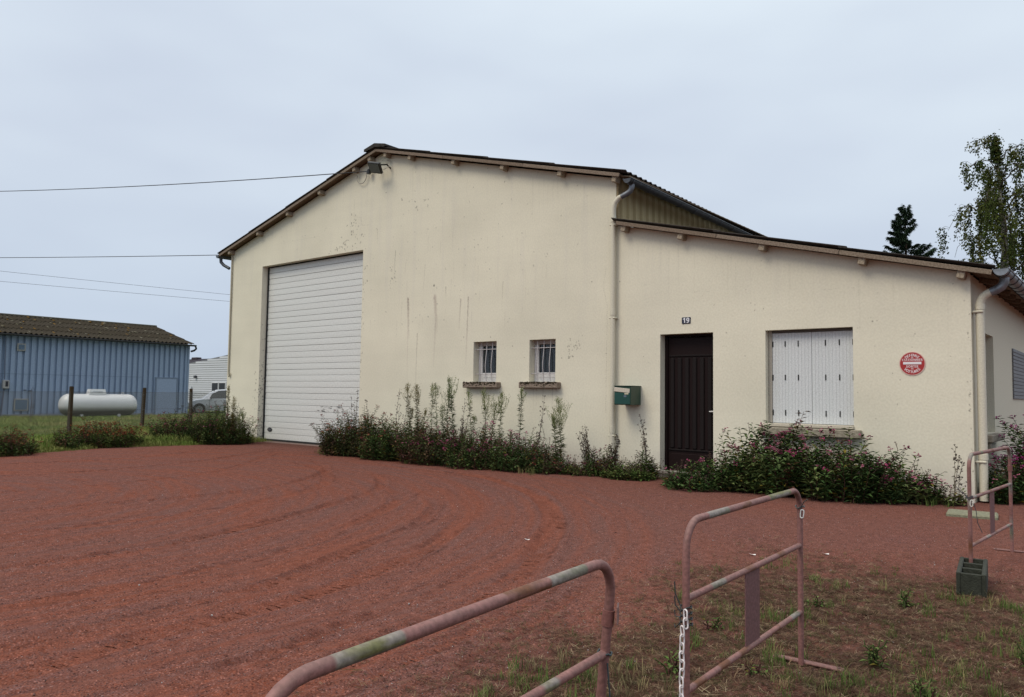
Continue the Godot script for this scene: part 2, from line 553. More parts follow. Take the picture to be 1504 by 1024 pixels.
func ground():
	nz_a = noise(41, .12, FastNoiseLite.TYPE_SIMPLEX_SMOOTH, 3)
	nz_b = noise(42, 1.0, FastNoiseLite.TYPE_SIMPLEX_SMOOTH, 3)
	hgt.resize(YNX * YNZ); tone.resize(YNX * YNZ); edge_shade.resize(YNX * YNZ)
	for j in YNZ:
		var z := YZ0 + j * YC
		for i in YNX:
			var x := YX0 + i * YC
			var dx := x + 11.2; var dz := z - 9.6
			var rr := sqrt(dx * dx + dz * dz)
			var an := atan2(dz, dx)
			var sweep := nz_b.get_noise_2d(rr * 2.6, an * 1.1)
			var sweep2 := nz_b.get_noise_2d(rr * 7.5 + 50.0, an * 2.2)
			var sweep3 := smoothstep(-.14, .14, nz_b.get_noise_2d(rr * 15.0 + 90.0 + 2.0 * sweep, an * 2.6)) - .5
			var drive := clampf(1.15 - maxf(rr - 8.3, 0.0) * .8, 0, 1)
			hgt[j * YNX + i] = .006 * nz_a.get_noise_2d(x * 4.0, z * 4.0) + drive * (.003 * sweep + .0035 * sweep2 + .005 * sweep3) + .002 * nz_b.get_noise_2d(x * 7.0, z * 7.0)
			tone[j * YNX + i] = .42 + drive * (.55 * sweep + .36 * sweep2 + .40 * sweep3) + .25 * nz_a.get_noise_2d(x * 3.0 + 70, z * 3.0) - (1.0 - drive) * .12
	# wheel ruts: points, width, depth, tone
	var ruts := [
		[[[-9.35, 11.0], [-9.29, 8.59], [-9.17, 7.62], [-9.02, 6.47], [-9.31, 5.1], [-10.64, 3.4], [-12.5, 2.4]], .11, .020, .15],
		[[[-6.5, 11.2], [-6.4, 9.47], [-6.35, 8.53], [-6.56, 7.62], [-7.05, 6.38], [-8.07, 4.49], [-9.6, 3.2]], .12, .022, .2],
		[[[-4.5, 11.2], [-4.48, 9.6], [-4.57, 8.92], [-4.65, 8.27], [-5.18, 7.1], [-5.62, 6.08], [-6.5, 4.9]], .10, .020, .2],
		[[[-2.95, 11.0], [-2.99, 9.18], [-3.06, 8.79], [-3.17, 8.06], [-3.46, 7.17], [-4.07, 6.05], [-4.63, 5.12], [-5.59, 4.02], [-6.58, 3.16], [-8.2, 2.34], [-10.5, 2.2]], .17, .020, .45],
		[[[-3.9, 11.2], [-3.96, 10.22], [-4.08, 9.56], [-4.12, 8.73], [-4.31, 7.82], [-4.76, 6.7], [-5.6, 5.4]], .14, .014, .4],
		[[[-3.3, 11.0], [-3.33, 9.82], [-3.37, 9.41], [-3.49, 8.71], [-3.62, 7.83], [-4.1, 6.7]], .09, .020, .3],
		[[[-7.9, 11.0], [-7.8, 9.0], [-7.8, 7.6], [-8.1, 6.2], [-8.9, 4.8], [-10.4, 3.6], [-12.2, 2.9]], .15, .012, .35],
		[[[-11.2, 11.0], [-11.0, 8.5], [-11.0, 6.5], [-11.6, 4.8], [-13.2, 3.0], [-15.2, 1.2]], .15, .012, .25],
		[[[-13.4, 11.0], [-13.0, 8.0], [-12.9, 6.0], [-13.5, 4.0], [-14.6, 2.2], [-15.6, .9]], .12, .014, .2],
		[[[-15.6, 9.0], [-14.9, 6.5], [-14.9, 4.6], [-15.6, 3.0], [-16.6, 1.4]], .16, .012, .3],
		[[[-5.3, 11.2], [-5.2, 9.3], [-5.35, 8.2], [-5.75, 7.1], [-6.5, 5.8], [-7.4, 4.5]], .13, .012, .4],
		[[[-2.4, 10.6], [-2.5, 9.2], [-2.75, 7.8], [-3.2, 6.6]], .07, .012, .1],
		[[[-2.65, 10.6], [-2.75, 9.2], [-2.98, 7.8], [-3.4, 6.5]], .06, .010, .1]]
	for q in ruts:
		var cv := spline(q[0])
		var ln := cv.get_baked_length()
		var w: float = q[1] * .68
		for k in int(ln / .022):
			var s := k * .022
			var p := cv.sample_baked(s, true)
			var t := (cv.sample_baked(minf(s + .05, ln), true) - cv.sample_baked(maxf(s - .05, 0), true)).normalized()
			var fade := clampf(.85 + .9 * nz_b.get_noise_2d(s * .5, w * 900.0), .25, 1.2) * clampf(s / .8, 0, 1) * clampf((ln - s) / .8, 0, 1)
			var reach := w * 2.1
			for j in range(int((p.z - reach - YZ0) / YC), int((p.z + reach - YZ0) / YC) + 2):
				for i in range(int((p.x - reach - YX0) / YC), int((p.x + reach - YX0) / YC) + 2):
					if i < 0 or j < 0 or i >= YNX or j >= YNZ: continue
					var ox := YX0 + i * YC - p.x; var oz := YZ0 + j * YC - p.z
					if absf(ox * t.x + oz * t.z) > .025: continue
					var off: float = absf(ox * t.z - oz * t.x) / w
					var at := j * YNX + i
					var dip := -smoothstep(1.0, .55, off) + .75 * exp(-pow((off - 1.35) / .28, 2.0))
					var m: float = q[2] * .62 * fade * dip
					hgt[at] = lerpf(hgt[at], hgt[at] + m, .55)
					tone[at] = lerpf(tone[at], tone[at] + q[3] * (1.0 if off < 1.0 else -.35), .45 * fade * smoothstep(2.0, 1.2, off))
	# thin broken grooves along the tyre edges, their shade painted into the colour
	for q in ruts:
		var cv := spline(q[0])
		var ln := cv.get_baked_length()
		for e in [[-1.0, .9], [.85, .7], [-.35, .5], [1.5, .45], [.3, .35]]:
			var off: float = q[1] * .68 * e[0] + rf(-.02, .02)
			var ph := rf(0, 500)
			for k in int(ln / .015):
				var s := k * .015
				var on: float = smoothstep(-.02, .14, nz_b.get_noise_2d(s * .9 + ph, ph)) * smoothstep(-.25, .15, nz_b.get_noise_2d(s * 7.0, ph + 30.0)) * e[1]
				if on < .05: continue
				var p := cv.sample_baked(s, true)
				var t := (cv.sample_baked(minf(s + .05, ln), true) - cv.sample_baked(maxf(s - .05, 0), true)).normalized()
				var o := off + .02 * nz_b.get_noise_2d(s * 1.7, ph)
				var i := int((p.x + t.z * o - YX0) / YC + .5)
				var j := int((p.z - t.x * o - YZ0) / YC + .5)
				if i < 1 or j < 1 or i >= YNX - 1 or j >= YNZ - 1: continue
				if edge_shade[j * YNX + i] < on:
					hgt[j * YNX + i] -= .007 * (on - edge_shade[j * YNX + i])
					edge_shade[j * YNX + i] = on
	for q in 44:  # more thin arcs, with groove shade painted dark into the gravel colour
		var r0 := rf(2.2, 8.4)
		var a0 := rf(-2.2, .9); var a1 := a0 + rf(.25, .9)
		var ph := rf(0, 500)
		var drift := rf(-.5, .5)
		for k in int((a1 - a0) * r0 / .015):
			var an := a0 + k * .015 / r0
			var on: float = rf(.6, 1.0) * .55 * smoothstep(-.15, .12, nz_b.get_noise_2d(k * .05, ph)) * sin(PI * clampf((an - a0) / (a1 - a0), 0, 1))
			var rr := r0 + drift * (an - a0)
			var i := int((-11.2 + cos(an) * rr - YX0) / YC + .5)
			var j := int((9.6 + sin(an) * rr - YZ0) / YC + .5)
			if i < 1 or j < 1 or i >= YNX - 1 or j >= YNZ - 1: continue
			if edge_shade[j * YNX + i] < on:
				hgt[j * YNX + i] -= .005 * (on - edge_shade[j * YNX + i])
				edge_shade[j * YNX + i] = on
	var c_edge_shade := Color(.085, .036, .028)  # dark tone for the painted shade of the groove edges
	var c_gravel := Color(.162, .081, .068)
	var c_fine := Color(.197, .075, .051)
	var c_soil := Color(.098, .053, .041)
	var sh := Shape.new()
	var cols := PackedColorArray(); cols.resize(YNX * YNZ)
	var nor := PackedVector3Array(); nor.resize(YNX * YNZ)
	var ver := PackedVector3Array(); ver.resize(YNX * YNZ)
	for j in YNZ:
		for i in YNX:
			var at := j * YNX + i
			var x := YX0 + i * YC; var z := YZ0 + j * YC
			var so := soil_mask(x, z)
			var y := hgt[at] + so * (.02 * nz_b.get_noise_2d(x * 2.0, z * 2.0) + .012 * nz_b.get_noise_2d(x * 6.0, z * 6.0))
			hgt[at] = y
			ver[at] = Vector3(x, y, z)
			var c := c_gravel.lerp(c_fine, clampf(tone[at], 0, 1))
			c = c.lerp(c_edge_shade, edge_shade[at] * .85)
			# dirt washed to the foot of the wall and lawn
			c = c.lerp(c_soil, clampf(so * (.75 + .9 * nz_b.get_noise_2d(x * 3.0, z * 3.0)), 0, 1))
			if z < 1.6 and x < -1.8: c = c.lerp(c_soil, .6 * smoothstep(1.3, .3, z))
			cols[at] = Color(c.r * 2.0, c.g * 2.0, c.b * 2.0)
	for j in YNZ:
		for i in YNX:
			var a := hgt[j * YNX + maxi(i - 1, 0)] - hgt[j * YNX + mini(i + 1, YNX - 1)]
			var b := hgt[maxi(j - 1, 0) * YNX + i] - hgt[mini(j + 1, YNZ - 1) * YNX + i]
			nor[j * YNX + i] = Vector3(a, 2.0 * YC, b).normalized()
	var idx := PackedInt32Array(); idx.resize((YNX - 1) * (YNZ - 1) * 6)
	var o := 0
	for j in YNZ - 1:
		for i in YNX - 1:
			var a := j * YNX + i
			idx[o] = a; idx[o + 1] = a + 1; idx[o + 2] = a + YNX
			idx[o + 3] = a + 1; idx[o + 4] = a + YNX + 1; idx[o + 5] = a + YNX
			o += 6
	var arr := []; arr.resize(Mesh.ARRAY_MAX)
	arr[Mesh.ARRAY_VERTEX] = ver; arr[Mesh.ARRAY_NORMAL] = nor; arr[Mesh.ARRAY_COLOR] = cols; arr[Mesh.ARRAY_INDEX] = idx
	var me := ArrayMesh.new()
	me.add_surface_from_arrays(Mesh.PRIMITIVE_TRIANGLES, arr)
	# the strip of yard that runs on along the right flank and behind the camera
	sh.col = Color(c_gravel.r * 2, c_gravel.g * 2, c_gravel.b * 2)
	for q in [[-1.75, 30.0, -26.0, YZ0 + .01], [YX0 + (YNX - 1) * YC - .01, 30.0, YZ0, 14.48], [-16.5, 30.0, 14.46, 30.0]]:
		sh.quad(Vector3(q[0], -.004, q[2]), Vector3(q[1], -.004, q[2]), Vector3(q[1], -.004, q[3]), Vector3(q[0], -.004, q[3]), Vector3.UP)
	org = Vector3.ZERO
	var far_ := put("gravel_path", sh, M.gravel, self, "structure")
	tag(far_, "red gravel running on past the right flank of the building", "path")
	var yard := piece("gravel_yard", me, M.gravel, self, Vector3.ZERO, "structure")
	tag(yard, "red crushed stone yard with curving wheel ruts in front of the building", "yard")
	# lawn
	var lw := Shape.new()
	var gc := Color(.12, .16, .045)
	var LC := .3
	for j in range(0, 100):
		for i in range(0, 140):
			var P := []
			for k in [[0, 0], [1, 0], [1, 1], [0, 1]]:
				var z: float = -14.0 + (j + k[1]) * LC
				var u: float = (i + k[0]) * LC
				var x := lawn_edge(z) + .25 - u
				P.append(Vector3(x, lawn_y(x, z), z))
			var v := .5 + .5 * nz_a.get_noise_2d(P[0].x * 2.0, P[0].z * 2.0)
			lw.col = gc.lerp(Color(.13, .125, .055), v)
			lw.quad(P[0], P[1], P[2], P[3], Vector3.UP)
	var lo := put("lawn", lw, M.soil, self, "structure")
	tag(lo, "rough lawn between the gravel yard and the blue shed", "lawn")
	var g := Shape.new()
	g.col = Color(.09, .11, .045)
	g.quad(Vector3(-700, -.09, -700), Vector3(700, -.09, -700), Vector3(700, -.09, 700), Vector3(-700, -.09, 700), Vector3.UP)
	var go := put("ground", g, M.soil, self, "structure")
	tag(go, "flat grassy ground reaching away to the horizon", "ground")

func spline(pts: Array) -> Curve3D:
	var c := Curve3D.new()
	c.bake_interval = .02
	for i in pts.size():
		var p := Vector3(pts[i][0], 0, pts[i][1])
		var a := Vector3(pts[maxi(i - 1, 0)][0], 0, pts[maxi(i - 1, 0)][1])
		var b := Vector3(pts[mini(i + 1, pts.size() - 1)][0], 0, pts[mini(i + 1, pts.size() - 1)][1])
		var t := (b - a) / 6.0
		c.add_point(p, -t, t)
	return c

# ------------------------------------------------------------------ the building
const RA := -13.39      # ridge
const ML := -19.68      # left corner of the hall
const MR := -7.10       # joint between hall and annex
const ER := -1.70       # right corner
func roof_main(x: float) -> float:
	return 6.90 - .262 * absf(x - RA)
func roof_ext(x: float) -> float:
	return 4.40 - .247 * (x + 7.10)

func wall_front(x0: float, x1: float, topf: Callable, holes: Array, extra: Array) -> Shape:
	# holes: [x0, x1, y0, y1, depth]
	var sh := Shape.new()
	var xs := [x0, x1] + extra
	for h in holes: xs.append(h[0]); xs.append(h[1])
	xs.sort()
	for i in xs.size() - 1:
		var a: float = xs[i]; var b: float = xs[i + 1]
		if b - a < .0005: continue
		var spans := []
		var y := -.1
		var hs := holes.filter(func(h): return h[0] <= a + .001 and h[1] >= b - .001)
		hs.sort_custom(func(p, q): return p[2] < q[2])
		for h in hs:
			if h[2] > y: spans.append([y, y, h[2], h[2]])
			y = h[3]
		spans.append([y, y, topf.call(a), topf.call(b)])
		for s in spans:
			for zz in [0.0, -.24]:
				sh.quad(Vector3(a, s[0], zz), Vector3(b, s[1], zz), Vector3(b, s[3], zz), Vector3(a, s[2], zz), Vector3(0, 0, 1.0 if zz == 0.0 else -1.0),
					fuv(a, s[0]), fuv(b, s[1]), fuv(b, s[3]), fuv(a, s[2]))
	for h in holes:
		var d := -.24
		for sd in [0, 1]:
			var x: float = h[sd]
			var k := 1.0 if sd == 0 else -1.0
			sh.quad(Vector3(x, h[2], 0), Vector3(x, h[3], 0), Vector3(x, h[3], d), Vector3(x, h[2], d), Vector3(k, 0, 0),
				fuv(x + k * .002, h[2]), fuv(x + k * .002, h[3]), fuv(x - k * d, h[3]), fuv(x - k * d, h[2]))
			var y: float = h[2 + sd]
			sh.quad(Vector3(h[0], y, 0), Vector3(h[1], y, 0), Vector3(h[1], y, d), Vector3(h[0], y, d), Vector3(0, k, 0),
				fuv(h[0], y + k * .01), fuv(h[1], y + k * .01), fuv(h[1], y + k * (.01 - d)), fuv(h[0], y + k * (.01 - d)))
	return sh

func corrugated(x0: float, y0: float, x1: float, y1: float, z0: float, z1: float, pitch: float, amp: float, colr: Color, thick := .012) -> Shape:
	# waves run from (x0, y0) to (x1, y1) and follow one another along z
	var sh := Shape.new()
	sh.col = colr
	var up := Vector3(-(y1 - y0), x1 - x0, 0).normalized()
	if up.y < 0: up = -up
	var n := int(absf(z1 - z0) / pitch * 6.0)
	for k in n:
		var za := lerpf(z0, z1, k / float(n)); var zb := lerpf(z0, z1, (k + 1) / float(n))
		var ha := amp * cos(TAU * k / 6.0); var hb := amp * cos(TAU * (k + 1) / 6.0)
		for lay: float in [0.0, -thick]:
			var a := Vector3(x0, y0, za) + up * (ha + lay); var b := Vector3(x0, y0, zb) + up * (hb + lay)
			var c := Vector3(x1, y1, zb) + up * (hb + lay); var d := Vector3(x1, y1, za) + up * (ha + lay)
			sh.quad(a, b, c, d, up if lay == 0.0 else -up)
			if lay == 0.0:
				sh.quad(a, b, b - up * thick, a - up * thick, Vector3(x0 - x1, y0 - y1, 0))
				sh.quad(d, c, c - up * thick, d - up * thick, Vector3(x1 - x0, y1 - y0, 0))
				if k == 0: sh.quad(a, d, d - up * thick, a - up * thick, Vector3(0, 0, z0 - z1))
	return sh

func dipped(sh: Shape) -> Shape:
	# the right eaves fall a little towards the back
	for k in sh.V.size():
		var v := sh.V[k]
		v.y -= .018 * clampf(.2 - v.z, 0, 7) * clampf((v.x - (RA + 4.6)) / 1.8, 0, 1)
		sh.V[k] = v
	return sh

func gutter(x: float, y: float, z0: float, z1: float, r: float, colr: Color) -> Shape:
	var sh := Shape.new(); sh.col = colr
	for k in 10:
		var a := PI + PI * k / 10.0; var b := PI + PI * (k + 1) / 10.0
		var da := Vector3(cos(a), sin(a), 0); var db := Vector3(cos(b), sin(b), 0)
		var o0 := Vector3(x, y, z0); var o1 := Vector3(x, y, z1)
		for q in [r, r - .006]:
			var nn := 1.0 if q == r else -1.0
			sh.stri(o0 + da * q, o0 + db * q, o1 + db * q, da * nn, db * nn, db * nn, colr, colr, colr)
			sh.stri(o0 + da * q, o1 + db * q, o1 + da * q, da * nn, db * nn, da * nn, colr, colr, colr)
		sh.tri(o0, o0 + da * r, o0 + db * r, Vector3(0, 0, 1))
		sh.tri(o1, o1 + da * r, o1 + db * r, Vector3(0, 0, -1))
	for sx in [-1.0, 1.0]:
		sh.tube([Vector3(x + sx * r, y, z0), Vector3(x + sx * r, y, z1)], .011, 6)
	return sh

const CREAM := Color(.70, .655, .53)
const BOARD := Color(.25, .19, .15)
const ROOFC := Color(.075, .07, .066)
const ZINC := Color(.30, .33, .38)

func verge(parent: Node, x0: float, y0: float, x1: float, y1: float, z: float):
	# a board under the edge of the roof, and the boards of the overhang
	var a := Vector3(x0, y0, 0); var b := Vector3(x1, y1, 0)
	var l := (b - a).length()
	var d := (b - a) / l
	var bs := Basis(d, Vector3(-d.y, d.x, 0) if d.x > 0 else Vector3(d.y, -d.x, 0), Vector3(0, 0, 1))
	if bs.determinant() < 0: bs.z = -bs.z
	var up := bs.y
	var n := int(ceil(l / 2.6))
	for k in n:
		var p := a + d * (l * (k + .5) / n)
		put("bargeboard", bx(Vector3(p.x, p.y, z - .014) - up * .045, Vector3(l / n - .006, .064, .026), BOARD.lerp(Color(.30, .24, .19), rng.randf()), .004, bs), M.wood, parent)
	for k in 2:
		var p := (a + b) * .5
		put("soffit_board", bx(Vector3(p.x, p.y, z - .034 - .105 * (k + .5)) - up * .030, Vector3(l - .02, .022, .100), Color(.25, .185, .135), .004, bs), M.wood, parent)

func warehouse():
	var t := thing("warehouse", "tall cream rendered hall with a roller door and shallow gabled roof", "building", Vector3(RA, 0, 0))
	var holes := [[-18.11, -13.97, -.1, 4.63], [-10.44, -9.83, 1.552, 2.357], [-9.005, -8.39, 1.552, 2.35]]
	var topf := func(x: float) -> float: return roof_main(x) - .10
	put("front_wall", wall_front(ML, MR, topf, holes, [RA]), M.facade, t)
	var w := Shape.new(); w.col = CREAM
	var back := -22.0
	for zz in [back, back + .24]:
		w.quad(Vector3(ML, -.1, zz), Vector3(RA, -.1, zz), Vector3(RA, topf.call(RA), zz), Vector3(ML, topf.call(ML), zz), Vector3(0, 0, -1))
		w.quad(Vector3(MR, -.1, zz), Vector3(RA, -.1, zz), Vector3(RA, topf.call(RA), zz), Vector3(MR, topf.call(MR), zz), Vector3(0, 0, -1))
	put("back_wall", w, M.dull, t)
	put("left_wall", bx(Vector3(ML + .12, 2.55, back * .5), Vector3(.24, 5.3, -back - .5), CREAM), M.dull, t)
	put("left_wall", bx(Vector3(ML + .013, 2.55, -.125), Vector3(.02, 5.3, .242), CREAM), M.dull, t)
	put("party_wall", bx(Vector3(MR - .13, 2.55, back * .5), Vector3(.22, 5.3, -back - .5), CREAM), M.dull, t)
	put("floor", bx(Vector3(RA, -.05, back * .5), Vector3(12.2, .08, -back - .5), Color(.2, .19, .18)), M.concrete, t)
	put("threshold", bx(Vector3(-16.04, -.02, -.03), Vector3(4.13, .05, .34), Color(.2, .13, .11), .01), M.concrete, t)
	# roof: three courses of corrugated sheets on each slope
	for sd in [-1.0, 1.0]:
		for k in 4:
			var u0 := k / 4.0; var u1 := (k + 1.07) / 4.0 if k < 3 else 1.0
			var ln := 6.60 if sd > 0 else 6.70
			var xa: float = RA + sd * ln * u0; var xb: float = RA + sd * ln * u1
			put("roof_sheet", dipped(corrugated(xa, roof_main(xa) + .0, xb, roof_main(xb) + .018, .20, back - .2, .177, .018, ROOFC.lerp(Color(.10, .092, .085), rng.randf()))), M.roof, t)
	var cap := Shape.new(); cap.col = ROOFC * .9
	for sd in [-1.0, 1.0]:
		var a := Vector3(RA, 6.985, 0); var b := Vector3(RA + sd * .36, 6.985 - .36 * .254 + .012, 0)
		for dz in [[.24, back]]:
			cap.quad(a + Vector3(0, 0, dz[0]), b + Vector3(0, 0, dz[0]), b + Vector3(0, 0, dz[1]), a + Vector3(0, 0, dz[1]), Vector3(0, 1, 0))
			cap.quad(a + Vector3(0, 0, dz[0]), b + Vector3(0, 0, dz[0]), b + Vector3(0, -.07, dz[0]), a + Vector3(0, -.09, dz[0]), Vector3(0, 0, 1))
			cap.quad(b + Vector3(0, 0, dz[0]), b + Vector3(0, -.05, dz[0]), b + Vector3(0, -.05, dz[1]), b + Vector3(0, 0, dz[1]), Vector3(sd, 0, 0))
	put("ridge_cap", cap, M.roof, t)
	verge(t, RA - 6.66, roof_main(RA - 6.66) - .02, RA, roof_main(RA) - .02, .20)
	verge(t, RA + 6.48, roof_main(RA + 6.48) - .02, RA, roof_main(RA) - .02, .20)
	for x in [-19.55, -18.17, -16.84, -15.52, -14.21, -13.66, -13.11, -12.3, -10.97, -9.63, -8.23, -7.05]:
		put("purlin", bx(Vector3(x, roof_main(x) - .135, .085), Vector3(.095, .115, .165), Color(.44, .37, .29), .008, Basis(Vector3(0, 0, 1), -.254 * signf(x - RA))), M.wood, t)
	# eaves
	for sd in [-1.0, 1.0]:
		var x: float = RA + sd * 6.52
		for k in 2:
			put("eaves_board", bx(Vector3(x + sd * (k - .5) * .13, roof_main(x) - .06 - (k - .5) * .03, back * .5), Vector3(.125, .02, -back + .2), Color(.25, .19, .14), .003, Basis(Vector3(0, 0, 1), -.254 * sd)), M.wood, t)
	var gt := put("gutter", dipped(gutter(-6.755, 5.045, .21, -7.0, .078, ZINC * .33)), M.zinc, t)
	put("gutter", dipped(gutter(-6.755, 5.045, -7.0, back, .078, ZINC * .33)), M.zinc, t)
	for k in 9: put("gutter_bracket", tb(arc_pts(Vector3(-6.755, 5.045 - .018 * (.1 + k * .6), .1 - k * .6), .083), .006, ZINC * .6, 5), M.zinc, gt)
	put("downpipe_elbow", tb([Vector3(-6.755, 4.98, .04), Vector3(-6.76, 4.92, .045), Vector3(-6.79, 4.86, .05), Vector3(-6.85, 4.825, .06), Vector3(-6.95, 4.785, .07)], .047, ZINC * .8, 14), M.zinc, t)
	var dp := put("downpipe", tb([Vector3(-6.94, 4.79, .07), Vector3(-7.0, 4.77, .075), Vector3(-7.07, 4.70, .08), Vector3(-7.105, 4.6, .08), Vector3(-7.105, 4.0, .08), Vector3(-7.105, .02, .08)], .045, CREAM, 14), M.paint, t)
	for y in [4.30, 2.66, .62]:
		put("pipe_bracket", bx(Vector3(-7.105, y, .06), Vector3(.125, .028, .12), CREAM * .9, .01), M.paint, dp)
		put("pipe_socket", tb([Vector3(-7.105, y + .05, .08), Vector3(-7.105, y + .16, .08)], .051, CREAM, 14), M.paint, dp)
	put("gutter", gutter(-20.06, 5.10, .21, back, .075, ZINC * .5), M.zinc, t)
	put("left_outlet", tb([Vector3(-20.06, 5.05, .1), Vector3(-20.06, 4.93, .09), Vector3(-19.98, 4.84, .05), Vector3(-19.8, 4.74, -.02)], .045, ZINC * .4, 10), M.zinc, t)
	put("cable_conduit", tb([Vector3(-19.78, 5.16, .05), Vector3(-19.70, 5.20, .06), Vector3(-19.62, 5.18, .05), Vector3(-19.58, 5.08, .035), Vector3(-19.572, 4.0, .03), Vector3(-19.562, 1.85, .03), Vector3(-19.55, 1.74, .035), Vector3(-19.52, 1.70, .04), Vector3(-19.49, 1.73, .04), Vector3(-19.49, 1.80, .04)], .02, Color(.42, .38, .29), 8), M.paint, t)
	# roller door
	var gd := Node3D.new(); gd.name = "garage_door"; t.add_child(gd)
	var wht := Color(.76, .77, .75)
	var fr := bx(Vector3(-18.085, 2.3, -.19), Vector3(.05, 4.66, .05), Color(.02, .02, .02))
	fr.box(Vector3(-13.99, 2.3, -.19), Vector3(.04, 4.66, .05))
	fr.box(Vector3(-16.04, 4.615, -.19), Vector3(4.04, .03, .05))
	fr.box(Vector3(-16.04, .025, -.185), Vector3(4.04, .05, .06))
	put("door_seal", fr, M.black, gd)
	for k in 30:
		var y0 := .05 + k * .152
		var sl := Shape.new()
		sl.col = wht * rf(.97, 1.0)
		var zt := -.185 - .004 * (k % 4 == 3 as int)
		var pr := [[0.0, -.007], [.005, -.001], [.07, .000], [.141, -.001], [.146, -.007]]
		for q in pr.size() - 1:
			var a: Array = pr[q]; var b: Array = pr[q + 1]
			sl.quad(Vector3(-18.06, y0 + a[0], zt + a[1]), Vector3(-14.01, y0 + a[0], zt + a[1]), Vector3(-14.01, y0 + b[0], zt + b[1]), Vector3(-18.06, y0 + b[0], zt + b[1]), Vector3(0, b[0] - a[0] + .001, 1).normalized() if absf(a[1] - b[1]) < .005 else Vector3(0, -signf(b[1] - a[1]), 1))
		sl.col = Color(.42, .42, .42)
		sl.box(Vector3(-16.035, y0 + .149, zt - .014), Vector3(4.05, .008, .004))
		put("slat", sl, M.gloss, gd)
	var hd := Shape.new(); hd.col = Color(.03, .03, .035)
	for q in [[.11, .055, 0.0], [.075, .03, .004]]:
		for k in 20:
			var a := TAU * k / 20; var b := TAU * (k + 1) / 20
			hd.tri(Vector3(-17.80, .295, -.172 + q[2]), Vector3(-17.80 + cos(a) * q[0], .295 + sin(a) * q[1], -.176 + q[2]), Vector3(-17.80 + cos(b) * q[0], .295 + sin(b) * q[1], -.176 + q[2]), Vector3(0, 0, 1))
		hd.col = Color(.07, .07, .08)
	put("door_handle", hd, M.plastic, gd)
	# scrapes on the door
	var sc := Shape.new(); sc.col = Color(.18, .18, .17)
	for q in 26:
		var x := -15.35 + rf(-.55, .75) * rf(.4, 1.0); var y := .86 + rf(-.05, .09)
		sc.quad(Vector3(x, y, -.1815), Vector3(x + rf(.03, .16), y + rf(-.015, .015), -.1815), Vector3(x + rf(.03, .12), y + rf(.005, .015), -.1815), Vector3(x, y + .006, -.1815), Vector3(0, 0, 1))
	put("scrape_mark", sc, M.black, gd, "stuff")
	# barred windows
	for q in [[-10.44, -9.83, 2.357, -10.617, -9.707], [-9.005, -8.39, 2.35, -9.16, -8.26]]:
		barred_window(t, q[0], q[1], 1.552, q[2])
		var sill := bx(Vector3((q[3] + q[4]) * .5, 1.488, .03), Vector3(q[4] - q[3], .115, .20), Color(.30, .235, .185), .012)
		var so := put("window_sill", sill, M.dirty, t)
		var mo := Shape.new()
		for k in 190:
			mo.col = Color(.025, .022, .017).lerp(Color(.085, .07, .045), rng.randf())
			mo.box(Vector3(rf(q[3] + .02, q[4] - .02), 1.546 - absf(rng.randfn(0, .036)), .131 - rf(0, .004) if rng.randf() < .72 else rf(.0, .125)), Vector3(rf(.012, .045), rf(.008, .022), rf(.004, .012)), .003)
		put("moss", mo, M.soil, so, "stuff")

func arc_pts(c: Vector3, r: float) -> Array:
	var p := []
	for k in 9: p.append(c + Vector3(cos(PI + PI * k / 8.0), sin(PI + PI * k / 8.0), 0) * r)
	return p

func barred_window(t: Node, x0: float, x1: float, y0: float, y1: float):
	var wn := Node3D.new(); wn.name = numbered(t, "window"); t.add_child(wn)
	var wh := Color(.66, .65, .66)
	var zf := -.185
	var f := bx(Vector3(x0 + .05, (y0 + y1) * .5, zf), Vector3(.1, y1 - y0, .05), wh, .006)
	f.box(Vector3(x1 - .03, (y0 + y1) * .5, zf), Vector3(.06, y1 - y0, .05), .006)
	f.box(Vector3((x0 + x1) * .5 + .02, y0 + .09, zf), Vector3(x1 - x0 - .16, .18, .05), .006)
	f.box(Vector3((x0 + x1) * .5 + .02, y0 + .10, zf + .026), Vector3(x1 - x0 - .2, .02, .012), .004)
	put("frame", f, M.gloss, wn)
	put("roller_box", bx(Vector3((x0 + x1) * .5, y1 - .04, zf + .01), Vector3(x1 - x0, .085, .08), Color(.42, .35, .31), .006), M.paint, wn)
	var p := Shape.new()
	p.quad(Vector3(x0 + .1, y0 + .18, zf), Vector3(x1 - .06, y0 + .18, zf), Vector3(x1 - .06, y1 - .08, zf), Vector3(x0 + .1, y1 - .08, zf), Vector3(0, 0, 1))
	put("pane", p, M.glass, wn)
	put("dark_backing", bx(Vector3((x0 + x1) * .5, (y0 + y1) * .5, -.5), Vector3(x1 - x0 + .3, y1 - y0 + .3, .02), Color(.025, .027, .03)), M.black, wn)  # near-black sheet added behind the pane, standing in for the unlit room
	var iron := Color(.50, .47, .48)
	for yy in [y0 + .155, y1 - .155]:
		put("grille_rail", tb([Vector3(x0 - .01, yy, -.07), Vector3(x1 + .01, yy, -.07)], .0085, iron, 6), M.paint, wn)
	for k in 3:
		var x := lerpf(x0, x1, (k + 1) / 4.0) - .01
		var pts := []
		for q in 15:
			var u := q / 14.0
			var belly := .045 * pow(sin(PI * clampf((1.0 - u) * 1.02, 0, 1)), 1.0) * smoothstep(1.0, .3, u)
			pts.append(Vector3(x, lerpf(y0 + .01, y1 - .02, u), -.07 + belly))
		put("grille_bar", tb(pts, .0085, iron, 6), M.paint, wn)

